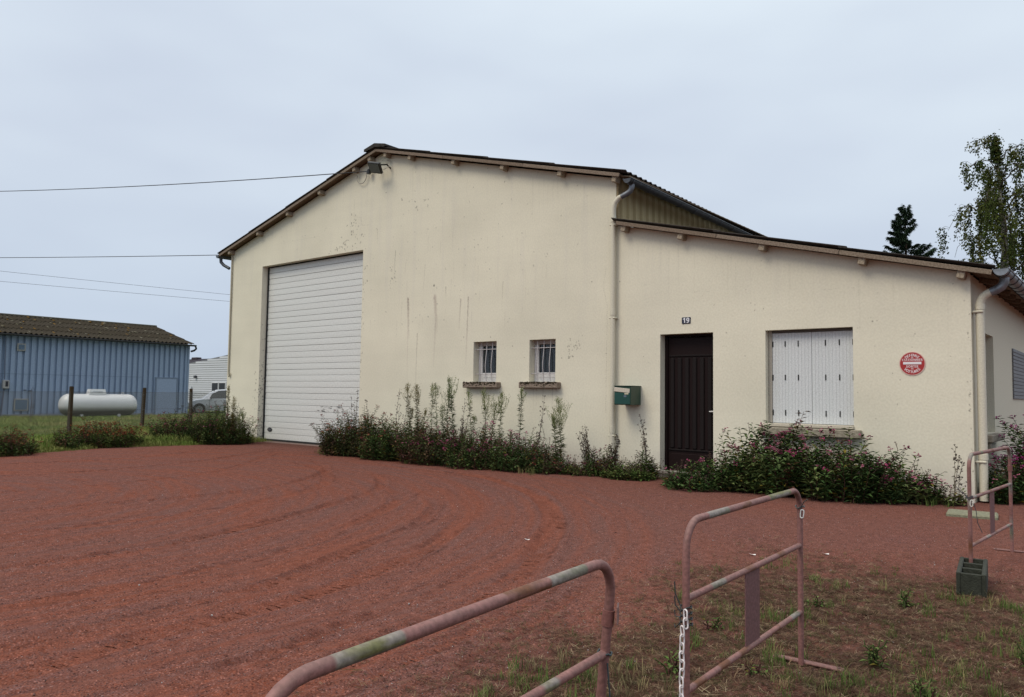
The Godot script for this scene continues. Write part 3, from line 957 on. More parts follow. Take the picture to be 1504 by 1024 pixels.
func annex():
	var t := thing("annex", "low cream rendered lean-to with brown door and white shutters", "building", Vector3(-4.4, 0, 0))
	var holes := [[-6.223, -5.28, .08, 2.345], [-4.43, -3.163, .875, 2.337]]
	var topf := func(x: float) -> float: return roof_ext(x) - .09
	var back := -11.0
	put("front_wall", wall_front(MR + .0005, ER, topf, holes, []), M.facade, t)
	# right flank with a narrow window opening and a closed shutter
	var fw := Shape.new(); fw.col = CREAM
	var ytop: float = topf.call(ER) - .02
	var zs := [[0.0, -.87, -.1, ytop], [-.87, -1.88, -.1, .85], [-.87, -1.88, 2.265, ytop], [-1.88, back, -.1, ytop]]
	for q in zs:
		for xx in [ER, ER - .24]:
			fw.quad(Vector3(xx, q[2], q[0]), Vector3(xx, q[3], q[0]), Vector3(xx, q[3], q[1]), Vector3(xx, q[2], q[1]), Vector3(1.0 if xx == ER else -1.0, 0, 0))
	fw.quad(Vector3(ER, .85, -1.88), Vector3(ER, 2.265, -1.88), Vector3(ER - .24, 2.265, -1.88), Vector3(ER - .24, .85, -1.88), Vector3(0, 0, 1))
	fw.quad(Vector3(ER, .85, -.87), Vector3(ER, 2.265, -.87), Vector3(ER - .24, 2.265, -.87), Vector3(ER - .24, .85, -.87), Vector3(0, 0, -1))
	fw.quad(Vector3(ER, 2.265, -.87), Vector3(ER, 2.265, -1.88), Vector3(ER - .24, 2.265, -1.88), Vector3(ER - .24, 2.265, -.87), Vector3(0, -1, 0))
	fw.quad(Vector3(ER, .85, -.87), Vector3(ER, .85, -1.88), Vector3(ER - .24, .85, -1.88), Vector3(ER - .24, .85, -.87), Vector3(0, 1, 0))
	put("side_wall", fw, M.dull, t)
	var sw := Node3D.new(); sw.name = "side_window"; t.add_child(sw)
	var sf := bx(Vector3(ER - .2, 1.557, -.90), Vector3(.05, 1.40, .05), Color(.62, .6, .55), .004)
	for q in [[1.557, -1.85, 1.40, .05], [.875, -1.375, .05, .9], [2.24, -1.375, .05, .9]]: sf.box(Vector3(ER - .2, q[0], q[1]), Vector3(.05, q[2], q[3]), .004)
	put("frame", sf, M.paint, sw)
	var sp := Shape.new()
	sp.quad(Vector3(ER - .2, .9, -.92), Vector3(ER - .2, .9, -1.83), Vector3(ER - .2, 2.215, -1.83), Vector3(ER - .2, 2.215, -.92), Vector3(1, 0, 0))
	put("pane", sp, M.glass, sw)
	put("side_sill", bx(Vector3(ER + .04, .79, -1.375), Vector3(.14, .10, 1.2), Color(.36, .31, .25), .01), M.dirty, t)
	put("sill_block", bx(Vector3(ER + .035, .68, -.95), Vector3(.08, .11, .16), Color(.40, .36, .29), .008), M.dirty, t)
	var rs := Node3D.new(); rs.name = "roller_shutter"; t.add_child(rs)
	for k in 14:
		put("slat", bx(Vector3(ER + .012, 1.38 + k * .0615, -5.0), Vector3(.026, .058, 2.06), Color(.16, .16, .17).lerp(Color(.19, .19, .20), rng.randf()), .006), M.paint, rs)
	put("back_wall", bx(Vector3(-4.4, 1.4, back + .1), Vector3(5.35, 2.9, .2), CREAM), M.dull, t)
	put("floor", bx(Vector3(-4.4, -.05, back * .5), Vector3(4.9, .08, -back - .5), Color(.2, .19, .18)), M.concrete, t)
	for k in 3:
		var u0 := k / 3.0; var u1 := minf((k + 1.06) / 3.0, 1.0)
		var xa := lerpf(MR + .02, -1.40, u0); var xb := lerpf(MR + .02, -1.40, u1)
		put("roof_sheet", corrugated(xa, roof_ext(xa), xb, roof_ext(xb) + .02, .20, back - .1, .177, .015, ROOFC.lerp(Color(.10, .092, .085), rng.randf())), M.roof, t)
	verge(t, MR + .12, roof_ext(MR + .12) - .02, -1.42, roof_ext(-1.42) - .02, .20)
	for x in [-6.86, -5.78, -4.42, -2.99, -1.78]:
		put("purlin", bx(Vector3(x, roof_ext(x) - .135, .085), Vector3(.095, .115, .165), Color(.44, .37, .29), .008, Basis(Vector3(0, 0, 1), -.247)), M.wood, t)
	for k in 3:
		var x := -1.655 + k * .095
		put("eaves_board", bx(Vector3(x, roof_ext(x) - .07, back * .5 + .04), Vector3(.09, .018, -back + .1), Color(.22, .15, .11).lerp(Color(.27, .2, .15), rng.randf()), .004, Basis(Vector3(0, 0, 1), -.247)), M.wood, t)
	for k in 12:
		put("rafter_end", bx(Vector3(-1.56, roof_ext(-1.56) - .12, -.5 - k * .62), Vector3(.22, .07, .06), Color(.2, .14, .1), .004, Basis(Vector3(0, 0, 1), -.247)), M.wood, t)
	var gt := put("gutter", gutter(-1.335, 2.97, .20, back, .085, ZINC), M.zinc, t)
	for k in 12: put("gutter_bracket", tb(arc_pts(Vector3(-1.335, 2.97, .08 - k * .42), .090), .007, ZINC * .35, 5), M.zinc, gt)
	put("downpipe_elbow", tb([Vector3(-1.335, 2.90, -.12), Vector3(-1.34, 2.84, -.12), Vector3(-1.37, 2.785, -.12), Vector3(-1.43, 2.745, -.12), Vector3(-1.49, 2.722, -.12)], .056, ZINC, 14), M.zinc, t)
	var dp := put("downpipe", tb([Vector3(-1.48, 2.726, -.12), Vector3(-1.54, 2.70, -.12), Vector3(-1.585, 2.655, -.12), Vector3(-1.612, 2.59, -.12), Vector3(-1.615, 2.5, -.12), Vector3(-1.615, .02, -.12)], .052, CREAM, 14), M.paint, t)
	for y in [2.47, .52]:
		put("pipe_bracket", bx(Vector3(-1.635, y, -.12), Vector3(.13, .03, .135), CREAM * .92, .01), M.paint, dp)
		put("pipe_socket", tb([Vector3(-1.615, y + .03, -.12), Vector3(-1.615, y + .10, -.12)], .058, CREAM, 14), M.paint, dp)
	# ribbed cladding of the hall above this roof
	var cl := Shape.new(); cl.col = Color(.52, .425, .25)
	var z := -.06
	var pts := []
	while z > -11.0:
		for q in [[0.0, .0], [.085, .0], [.11, .045], [.165, .045], [.19, .0]]: pts.append(Vector2(z - q[0], q[1]))
		z -= .235
	for k in pts.size() - 1:
		var a: Vector2 = pts[k]; var b: Vector2 = pts[k + 1]
		cl.quad(Vector3(MR - .015 + a.y, 4.40, a.x), Vector3(MR - .015 + b.y, 4.40, b.x), Vector3(MR - .015 + b.y, 5.30, b.x), Vector3(MR - .015 + a.y, 5.30, a.x), Vector3(1, 0, (a.y - b.y) * 8.0))
	put("wall_cladding", cl, M.dull, t)
	put("corner_post", bx(Vector3(MR + .01, 4.78, -.03), Vector3(.06, .86, .05), Color(.42, .33, .2), .005), M.wood, t)
	# front door
	var dr := Node3D.new(); dr.name = "front_door"; t.add_child(dr)
	var br := Color(.016, .011, .011)
	var f := bx(Vector3(-6.196, 1.2125, -.185), Vector3(.05, 2.263, .06), br, .006)
	f.box(Vector3(-5.305, 1.2125, -.185), Vector3(.05, 2.263, .06), .006)
	f.box(Vector3(-5.75, 2.325, -.185), Vector3(.84, .04, .06), .006)
	put("frame", f, M.door, dr)
	put("leaf", bx(Vector3(-5.75, 1.19, -.2), Vector3(.83, 2.2, .04), br, .004), M.door, dr)
	put("top_moulding", bx(Vector3(-5.75, 1.99, -.172), Vector3(.80, .03, .02), br * 1.1, .006), M.door, dr)
	put("kick_board", bx(Vector3(-5.75, .24, -.174), Vector3(.80, .26, .016), br * 1.05, .006), M.door, dr)
	put("bottom_moulding", bx(Vector3(-5.75, .43, -.17), Vector3(.80, .025, .024), br * 1.2, .006), M.door, dr)
	for k in 6:
		put("door_rib", bx(Vector3(-6.085 + k * .134, 1.205, -.168), Vector3(.075, 1.5, .026), br * 1.12, .011), M.door, dr)
	var hn := tb([Vector3(-5.40, 1.075, -.17), Vector3(-5.40, 1.075, -.125), Vector3(-5.395, 1.075, -.115), Vector3(-5.31, 1.078, -.112)], .011, Color(.75, .74, .72), 8)
	put("handle", hn, M.door, dr)
	put("doorstep", bx(Vector3(-5.75, .03, -.05), Vector3(.935, .1, .46), Color(.22, .19, .17), .012), M.concrete, t)
	# shutters: boards and black strap hinges
	var ww := Color(.69, .715, .73)
	var fs := bx(Vector3(-4.40, 1.606, -.16), Vector3(.055, 1.458, .1), Color(.46, .42, .36), .005)
	fs.col = Color(.10, .085, .07)
	fs.box(Vector3(-3.175, 1.606, -.16), Vector3(.022, 1.458, .1), .004)
	fs.box(Vector3(-3.78, 2.316, -.16), Vector3(1.18, .04, .1), .005)
	put("shutter_frame", fs, M.paint, t)
	put("weather_bar", bx(Vector3(-3.79, .905, -.045), Vector3(1.262, .05, .20), Color(.55, .5, .40), .008), M.paint, t)
	for sd in 2:
		var st := Node3D.new(); st.name = numbered(t, "shutter"); t.add_child(st)
		var x0 := -4.368 + sd * .592
		for k in 12:
			put("board", bx(Vector3(x0 + .587 * (k + .5) / 12.0, 1.615, -.135), Vector3(.587 / 12.0 - .0007, 1.36, .024), ww * rf(.975, 1.0), .0025), M.paint, st)
		put("backing", bx(Vector3(x0 + .294, 1.615, -.152), Vector3(.585, 1.35, .008), ww * .7), M.paint, st)
		for y in [1.09, 1.62, 2.13]:
			for k in [0, 1, 2] if sd == 0 else [1, 2, 3]:
				put("hinge", bx(Vector3(x0 + [.008, .196, .392, .580][k], y, -.119), Vector3(.016, .085, .012), Color(.02, .02, .022), .003), M.black, st)
	put("window_sill", bx(Vector3(-3.78, .815, .045), Vector3(1.45, .115, .19), Color(.36, .32, .25), .012), M.dirty, t)

func wall_fittings():
	# house number
	var t := thing("house_number", "small dark blue enamel number plate above the brown door", "number plate", Vector3(-5.746, 2.557, 0))
	put("plate", bx(Vector3(-5.746, 2.557, .006), Vector3(.155, .105, .012), Color(.012, .016, .05), .004), M.gloss, t)
	word("digits", "19", Vector3(-5.746, 2.557, .0125), .082, Color(.75, .75, .78), t)
	# no parking sign
	var c := Vector3(-2.402, 1.80, 0)
	t = thing("parking_sign", "round red no parking sign on the wall right of the shutters", "sign", c)
	var disc := func(r: float, z: float, colr: Color) -> Shape:
		var sh := Shape.new(); sh.col = colr
		sh.lathe(c, Vector3(0, 0, 1), [[0.0, r], [z, r], [z, 0.0]], 40)
		return sh
	put("rim", disc.call(.162, .008, Color(.62, .42, .38)), M.print, t)
	put("face", disc.call(.151, .0095, Color(.36, .022, .022)), M.print, t)
	put("bar", bx(c + Vector3(0, .006, .0115), Vector3(.225, .034, .003), Color(.74, .70, .73)), M.print, t)
	var ink := Color(.72, .60, .62)
	word("word", "STATIONNER", c + Vector3(0, .050, .0105), .030, ink, t)
	word("word", "DE", c + Vector3(0, .079, .0105), .018, ink, t)
	word("word", "SORTIE", c + Vector3(0, -.040, .0105), .032, ink, t)
	word("word", "DE", c + Vector3(0, -.071, .0105), .018, ink, t)
	arc_word("DEFENSE", c + Vector3(0, 0, .0105), .113, .036, 1.0, ink, t)
	arc_word("VOITURES", c + Vector3(0, 0, .0105), .113, .036, -1.0, ink, t)
	# letter box
	t = thing("letter_box", "dark green letter box on the wall beside the cream downpipe", "letter box", Vector3(-6.74, 1.155, 0))
	var gr := Color(.012, .052, .033)
	put("body", bx(Vector3(-6.74, 1.315, .18), Vector3(.315, .315, .345), gr, .008), M.gloss, t)
	put("door", bx(Vector3(-6.74, 1.265, .356), Vector3(.300, .19, .008), Color(.014, .07, .058), .003), M.gloss, t)
	put("flap", bx(Vector3(-6.745, 1.405, .358), Vector3(.30, .072, .010), Color(.62, .56, .47), .004, Basis(Vector3(0, 0, 1), -.09)), M.paint, t)
	put("name_label", bx(Vector3(-6.655, 1.345, .362), Vector3(.075, .024, .004), Color(.50, .46, .34)), M.print, t)
	put("sticker", bx(Vector3(-6.68, 1.305, .362), Vector3(.05, .035, .003), Color(.10, .13, .17)), M.print, t)
	put("roof_lip", bx(Vector3(-6.74, 1.476, .185), Vector3(.325, .010, .36), gr * .8, .003), M.gloss, t)
	# floodlight under the ridge
	t = thing("floodlight", "black square floodlight fixed under the ridge of the gable", "floodlight", Vector3(-13.2, 6.36, 0))
	var bs := Basis(Vector3(0, 1, 0), .05) * Basis(Vector3(1, 0, 0), .75) * Basis(Vector3(0, 0, 1), -.28)
	var fc := Vector3(-13.26, 6.38, .30)
	put("housing", bx(fc, Vector3(.33, .27, .07), Color(.012, .012, .014), .012, bs), M.plastic, t)
	put("fins", bx(fc - bs.z * .055, Vector3(.24, .2, .05), Color(.015, .015, .016), .01, bs), M.plastic, t)
	put("lens", bx(fc + bs.z * .0365, Vector3(.275, .215, .004), Color(.16, .18, .175), 0.0, bs), M.gloss, t)
	put("bracket", tb([Vector3(-13.08, 6.40, 0), Vector3(-13.08, 6.46, .12), Vector3(-13.1, 6.42, .28)], .018, Color(.02, .02, .02), 6), M.plastic, t)
	put("bracket", tb([Vector3(-13.42, 6.42, 0), Vector3(-13.40, 6.48, .12), Vector3(-13.42, 6.42, .28)], .018, Color(.02, .02, .02), 6), M.plastic, t)
	put("lead", tb([Vector3(-13.1, 6.33, .2), Vector3(-13.02, 6.40, .1), Vector3(-13.06, 6.55, .05), Vector3(-13.22, 6.62, .08), Vector3(-13.36, 6.56, .1)], .008, Color(.4, .36, .3), 6), M.plastic, t)

func word(called: String, s: String, at: Vector3, size: float, colr: Color, parent: Node, turn := 0.0):
	var tm := TextMesh.new()
	tm.text = s
	var f := SystemFont.new(); f.font_names = PackedStringArray(["Droid Sans"]); f.font_weight = 700
	tm.font = f
	tm.font_size = 32
	tm.pixel_size = size / 23.0
	tm.depth = .002
	var m := StandardMaterial3D.new(); m.albedo_color = colr.linear_to_srgb(); m.roughness = .5
	var o := piece(called, tm, m, parent, at - org)
	o.rotation.z = turn
func arc_word(s: String, c: Vector3, r: float, size: float, side: float, colr: Color, parent: Node):
	var n := s.length()
	for i in n:
		var a := (i - (n - 1) * .5) * .235
		var at := c + Vector3(sin(a) * r, cos(a) * r * side, 0)
		word("letter", s[i], at, size, colr, parent, -a * side)

# ------------------------------------------------------------------ neighbours
func blue_shed():
	var t := thing("blue_shed", "long blue ribbed metal shed with a dark corrugated roof", "shed", Vector3(-37.65, 0, 2.0))
	var blue := Color(.26, .345, .48)
	var X := -37.65
	var z1 := -8.34; var z0 := 16.0
	var sh := Shape.new(); sh.col = blue
	var pts := []
	var z := z0
	while z > z1 + .2:
		for q in [[0.0, .0], [.13, .0], [.15, -.085], [.22, -.085], [.24, .0]]: pts.append(Vector2(z - q[0], q[1]))
		z -= .26
	pts.append(Vector2(z1, 0))
	for k in pts.size() - 1:
		var a: Vector2 = pts[k]; var b: Vector2 = pts[k + 1]
		sh.quad(Vector3(X + a.y, -.1, a.x), Vector3(X + b.y, -.1, b.x), Vector3(X + b.y, 3.62, b.x), Vector3(X + a.y, 3.62, a.x), Vector3(1, 0, (a.y - b.y) * 10.0))
	put("front_wall", sh, M.dirty2, t)
	var e := Shape.new(); e.col = blue
	for zz in [z1, z0]:
		e.quad(Vector3(X, -.1, zz), Vector3(X - 8, -.1, zz), Vector3(X - 8, 3.6, zz), Vector3(X, 3.6, zz), Vector3(0, 0, -1 if zz == z1 else 1))
		e.tri(Vector3(X, 3.6, zz), Vector3(X - 8, 3.6, zz), Vector3(X - 4, 4.68, zz), Vector3(0, 0, -1 if zz == z1 else 1))
	e.quad(Vector3(X - 8, -.1, z0), Vector3(X - 8, -.1, z1), Vector3(X - 8, 3.6, z1), Vector3(X - 8, 3.6, z0), Vector3(-1, 0, 0))
	put("end_wall", e, M.dirty2, t)
	put("corner_trim", bx(Vector3(X + .01, 1.75, z1 + .03), Vector3(.05, 3.7, .09), blue * .9), M.paint, t)
	put("base_flashing", bx(Vector3(X + .012, .06, (z0 + z1) * .5), Vector3(.03, .22, z0 - z1 - .1), Color(.30, .33, .40)), M.dirty, t)
	put("girt_line", bx(Vector3(X + .004, 1.9, 4.0), Vector3(.012, .012, 20.0), blue * .55), M.paint, t)
	var rc := Color(.055, .047, .038)
	for k in 4:
		var u0 := k / 4.0; var u1 := (k + 1.08) / 4.0
		var xa := lerpf(X - 4.0, X + .22, u0); var xb := lerpf(X - 4.0, X + .22, minf(u1, 1.0))
		var ya := lerpf(4.74, 3.64, u0); var yb := lerpf(4.74, 3.64, minf(u1, 1.0)) + .03
		put("roof_sheet", corrugated(xa, ya, xb, yb, z0, z1 - .15, .20, .034, rc.lerp(Color(.072, .062, .05), rng.randf())), M.lichen, t)
	put("roof_sheet", corrugated(X - 4.0, 4.74, X - 8.3, 3.6, z0, z1 - .15, .3, .03, rc), M.lichen, t)
	put("ridge_cap", tb([Vector3(X - 4, 4.745, z0), Vector3(X - 4, 4.745, z1 - .18)], .075, Color(.10, .095, .075), 8), M.lichen, t)
	var li := Shape.new()
	for k in 240:
		var u := rng.randf()
		var zz := rf(z1, 12.0)
		li.col = [Color(.20, .12, .035), Color(.19, .18, .14), Color(.14, .13, .09)][rng.randi() % 3]
		var xx := lerpf(X - 4.0, X + .2, u)
		li.box(Vector3(xx, lerpf(4.74, 3.64, u) + .05, zz), Vector3(rf(.04, .3), .02, rf(.03, .09)), .006, Basis(Vector3(0, 0, 1), -.255))
	put("lichen", li, M.soil, t, "stuff")
	put("gutter", gutter(X + .28, 3.60, z0, z1 - .2, .075, Color(.10, .105, .12)), M.zinc, t)
	put("gutter_end_pipe", tb([Vector3(X + .28, 3.55, z1 - .18), Vector3(X + .28, 3.42, z1 - .22), Vector3(X + .2, 3.33, z1 - .16), Vector3(X + .06, 3.28, z1 - .06)], .05, Color(.06, .065, .075), 8), M.zinc, t)
	put("chimney_pipe", tb([Vector3(X - .6, 3.8, .1), Vector3(X - .6, 4.45, .1)], .06, Color(.25, .23, .2), 8), M.zinc, t)
	var d := put("shed_door", bx(Vector3(X + .02, .92, -7.22), Vector3(.05, 1.90, 1.02), Color(.28, .36, .50), .01), M.dirty2, t)
	var fr := bx(Vector3(X + .03, 1.90, -7.22), Vector3(.06, .05, 1.14), blue * .7)
	fr.box(Vector3(X + .03, .92, -7.76), Vector3(.06, 1.92, .05)); fr.box(Vector3(X + .03, .92, -6.68), Vector3(.06, 1.92, .05))
	put("door_frame", fr, M.paint, d)
	for q in [[3.065, -.72, .26, .27, "upper_vent"], [.57, -.82, .47, .50, "lower_vent"]]:
		var v := put("vent", bx(Vector3(X + .035, q[0], q[1]), Vector3(.05, q[2] + .06, q[3] + .05), Color(.42, .42, .40), .006), M.dirty, t)
		put("vent_grille", bx(Vector3(X + .064, q[0], q[1]), Vector3(.012, q[2] - .04, q[3] - .04), Color(.13, .20, .30)), M.dirty, v)
	var mb := put("meter_box", bx(Vector3(X + .09, 1.44, -.18), Vector3(.16, .36, .24), Color(.42, .42, .42), .012), M.dirty, t)
	put("meter_window", bx(Vector3(X + .174, 1.46, -.20), Vector3(.01, .22, .10), Color(.03, .03, .04)), M.gloss, mb)
	put("conduit", tb([Vector3(X + .05, 3.55, -.1), Vector3(X + .05, 1.65, -.14)], .025, Color(.12, .15, .22), 6), M.paint, t)
	put("conduit", tb([Vector3(X + .05, 1.25, -.14), Vector3(X + .05, 0, -.06)], .03, Color(.10, .12, .18), 6), M.paint, t)
	for q in [[1.17, -1.15], [.43, -1.0], [.5, -8.1], [.35, -7.95], [1.2, -.95]]:
		put("wall_damage", bx(Vector3(X + .004, q[0], q[1]), Vector3(.014, .04, .13), Color(.02, .02, .03), .004), M.black, t)

func white_building():
	var t := thing("white_building", "distant white clapboard building behind the parked car", "building", Vector3(-55, 0, -19))
	var wh := Color(.66, .68, .72)
	var Z := -19.0
	var top := func(x: float) -> float: return 3.42 + (x + 57.9) * .095
	for k in 26:
		var y0 := -.1 + k * .165
		if y0 > 4.0: break
		var xa := -60.0
		if y0 + .16 > top.call(-60.0): xa = (y0 + .16 - 3.42) / .095 - 57.9
		if xa > -46.5: break
		put("siding_board", bx(Vector3((xa - 46.0) * .5, y0 + .082, Z + .01), Vector3(-46.0 - xa, .140, .03), wh * rf(.94, 1.0), .006, Basis(Vector3(1, 0, 0), -.08)), M.paint, t)
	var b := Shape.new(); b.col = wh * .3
	b.quad(Vector3(-60, -.1, Z - .03), Vector3(-46, -.1, Z - .03), Vector3(-46, top.call(-46), Z - .03), Vector3(-60, top.call(-60), Z - .03), Vector3(0, 0, 1))
	b.quad(Vector3(-60, -.1, Z - .03), Vector3(-60, -.1, Z - 14), Vector3(-60, top.call(-60), Z - 14), Vector3(-60, top.call(-60), Z - .03), Vector3(-1, 0, 0))
	b.quad(Vector3(-46, -.1, Z - .03), Vector3(-46, -.1, Z - 14), Vector3(-46, top.call(-46), Z - 14), Vector3(-46, top.call(-46), Z - .03), Vector3(1, 0, 0))
	put("wall", b, M.paint, t)
	var r := Shape.new(); r.col = Color(.065, .06, .075)
	var zr := Z - 6.0
	r.quad(Vector3(-82, 2.2, Z - .1), Vector3(-46, 4.0, Z - .1), Vector3(-46, 4.2, zr), Vector3(-82, 4.2, zr), Vector3(0, 1, .5))
	r.quad(Vector3(-82, 4.2, zr), Vector3(-46, 4.2, zr), Vector3(-46, 3.2, Z - 14), Vector3(-82, 3.2, Z - 14), Vector3(0, 1, -.5))
	put("roof", r, M.roof, t)
	put("roof_vent", bx(Vector3(-67.9, 4.2, zr), Vector3(1.0, .3, .5), Color(.08, .07, .08), .05), M.roof, t)
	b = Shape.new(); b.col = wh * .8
	b.quad(Vector3(-82, -.1, Z - .05), Vector3(-60, -.1, Z - .05), Vector3(-60, 3.2, Z - .05), Vector3(-82, 2.2, Z - .05), Vector3(0, 0, 1))
	put("wall", b, M.paint, t)
	for k in 2:
		var x := -53.75 + k * 1.0
		var w := put("window", bx(Vector3(x, 1.58, Z + .05), Vector3(.94, .70, .05), Color(.72, .73, .75), .01), M.paint, t)
		put("pane", bx(Vector3(x, 1.58, Z + .08), Vector3(.82, .58, .012), Color(.02, .022, .025)), M.gloss, w)
	put("wall_lamp", bx(Vector3(-56.6, 2.35, Z + .12), Vector3(.22, .2, .2), Color(.05, .05, .055), .03), M.plastic, t)
	put("post", bx(Vector3(-57.2, .8, Z + .1), Vector3(.1, 1.6, .1), wh), M.paint, t)

func tank():
	var t := thing("gas_tank", "white horizontal gas tank on short legs before the blue shed", "tank", Vector3(-35.7, 0, -3.25))
	var c := Vector3(-35.7, .60, -3.25)
	var prof := []
	var L := 1.62; var R := .475
	for k in 11:
		var a := PI * .5 * k / 10.0
		prof.append([-L + (1 - sin(a)) * .36 * 1.0, R * sin(a) if k > 0 else 0.0])
	prof = []
	for k in 11:
		var a := PI * .5 * k / 10.0
		prof.append([-L + .36 * (1.0 - cos(a)), 0.0])
	for k in 11:
		var a := PI * .5 * (1.0 - k / 10.0)
		prof.append([L - .36 * (1.0 - cos(a)), 0.0])
	for k in prof.size():
		# elliptical dished ends
		var x: float = prof[k][0]
		var u := clampf((absf(x) - (L - .36)) / .36, 0, 1)
		prof[k][1] = R * sqrt(maxf(1.0 - u * u, 0))
	var sh := Shape.new(); sh.col = Color(.72, .73, .74)
	sh.lathe(c, Vector3(0, 0, 1), prof, 40)
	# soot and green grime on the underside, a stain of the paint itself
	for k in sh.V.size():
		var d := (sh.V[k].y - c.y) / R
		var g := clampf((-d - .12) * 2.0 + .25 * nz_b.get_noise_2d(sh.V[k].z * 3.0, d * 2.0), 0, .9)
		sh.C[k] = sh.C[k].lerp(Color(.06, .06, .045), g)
	put("body", sh, M.gloss, t)
	var dm := Shape.new(); dm.col = Color(.70, .71, .72)
	var p := [Vector3(-.2, 0, -.36), Vector3(.2, 0, -.36), Vector3(.2, 0, .36), Vector3(-.2, 0, .36)]
	var o := c + Vector3(0, .44, .13)
	for k in 4:
		var a: Vector3 = p[k]; var b: Vector3 = p[(k + 1) % 4]
		dm.quad(o + a, o + b, o + Vector3(b.x * .7, .25, b.z * .88), o + Vector3(a.x * .7, .25, a.z * .88), Vector3(a.x + b.x, .2, a.z + b.z))
	dm.quad(o + Vector3(-.14, .25, -.317), o + Vector3(.14, .25, -.317), o + Vector3(.14, .25, .317), o + Vector3(-.14, .25, .317), Vector3.UP)
	var hd := put("valve_hood", dm, M.gloss, t)
	put("label", bx(o + Vector3(.185, .14, 0), Vector3(.006, .05, .4), Color(.42, .44, .46), 0.0, Basis(Vector3(0, 0, 1), .23)), M.print, hd)
	for z in [-1.0, 1.15]:
		put("lifting_lug", tb([c + Vector3(0, .46, z - .05), c + Vector3(0, .53, z - .04), c + Vector3(0, .55, z), c + Vector3(0, .53, z + .04), c + Vector3(0, .46, z + .05)], .016, Color(.6, .6, .6), 6), M.paint, t)
	for z in [-.78, .78]:
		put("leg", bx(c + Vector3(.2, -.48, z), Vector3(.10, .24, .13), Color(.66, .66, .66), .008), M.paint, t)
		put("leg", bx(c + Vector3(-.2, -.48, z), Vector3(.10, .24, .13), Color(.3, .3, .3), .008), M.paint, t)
	put("concrete_pad", bx(c + Vector3(0, -.585, 0), Vector3(1.1, .08, 2.9), Color(.10, .10, .085), .02), M.concrete, t)

func fence():
	var P := [Vector3(-19.6, 0, 6.5), Vector3(-22.6, 0, 2.9), Vector3(-25.25, 0, -.30), Vector3(-27.6, 0, -3.2), Vector3(-29.6, 0, -5.8)]
	var labs := ["", "brown wooden fence post standing in front of the white gas tank", "wooden fence post on the lawn just right of the gas tank", "wooden fence post in front of the silver car"]
	for k in [1, 2, 3]:
		var t := thing("fence_post", labs[k], "fence post", P[k], "fence posts on the lawn")
		var sh := Shape.new(); sh.col = Color(.085, .06, .04)
		var lean := Vector3([0, .035, .02, .0][k], 0, [0, .0, -.03, .02][k])
		sh.tube([P[k] - Vector3(0, .1, 0), P[k] + Vector3(0, .7, 0) + lean * .5, P[k] + Vector3(0, 1.34, 0) + lean, P[k] + Vector3(0, 1.36, 0) + lean], [.062, .06, .056, .045], 10)
		put("post", sh, M.wood, t)
		for y in [.12, .65, 1.12]:
			put("wire_tie", tb([P[k] + Vector3(.05, y, -.06), P[k] + Vector3(.075, y + .01, .0), P[k] + Vector3(.05, y, .06)], .006, Color(.2, .2, .2), 5), M.zinc, t)
	var t := thing("wire_fence", "thin chain link wire fence strung between the wooden posts", "fence", P[1])
	for k in 4:
		var a: Vector3 = P[k]; var b: Vector3 = P[k + 1]
		var d := (b - a); var l := d.length(); d /= l
		var off := Vector3(.07, 0, .02)
		var sh := Shape.new(); sh.col = Color(.17, .18, .17)
		var step := .075; var H := 1.12
		var n := int(l / step)
		for i in range(-int(H / step), n):
			for sg in [0, 1]:
				var u0 := i * step; var u1 := u0 + H
				var y0 := .1; var y1 := .1 + H
				if u0 < 0: y0 -= u0; u0 = 0.0
				if u1 > l: y1 -= u1 - l; u1 = l
				if u1 - u0 < .02: continue
				if sg == 1: y0 = .2 + H - y0; y1 = .2 + H - y1
				sh.tube([a + off + d * u0 + Vector3(0, y0, 0), a + off + d * u1 + Vector3(0, y1, 0)], .0028, 3, false)
		put("wire_mesh", sh, M.zinc, t, "stuff")
		for y in [.11, .66, 1.21]:
			put("strand", tb([a + off + Vector3(0, y, 0), (a + b) * .5 + off + Vector3(0, y - .015, 0), b + off + Vector3(0, y, 0)], .0035 if y > .2 else .007, Color(.07, .065, .06), 5), M.zinc, t)

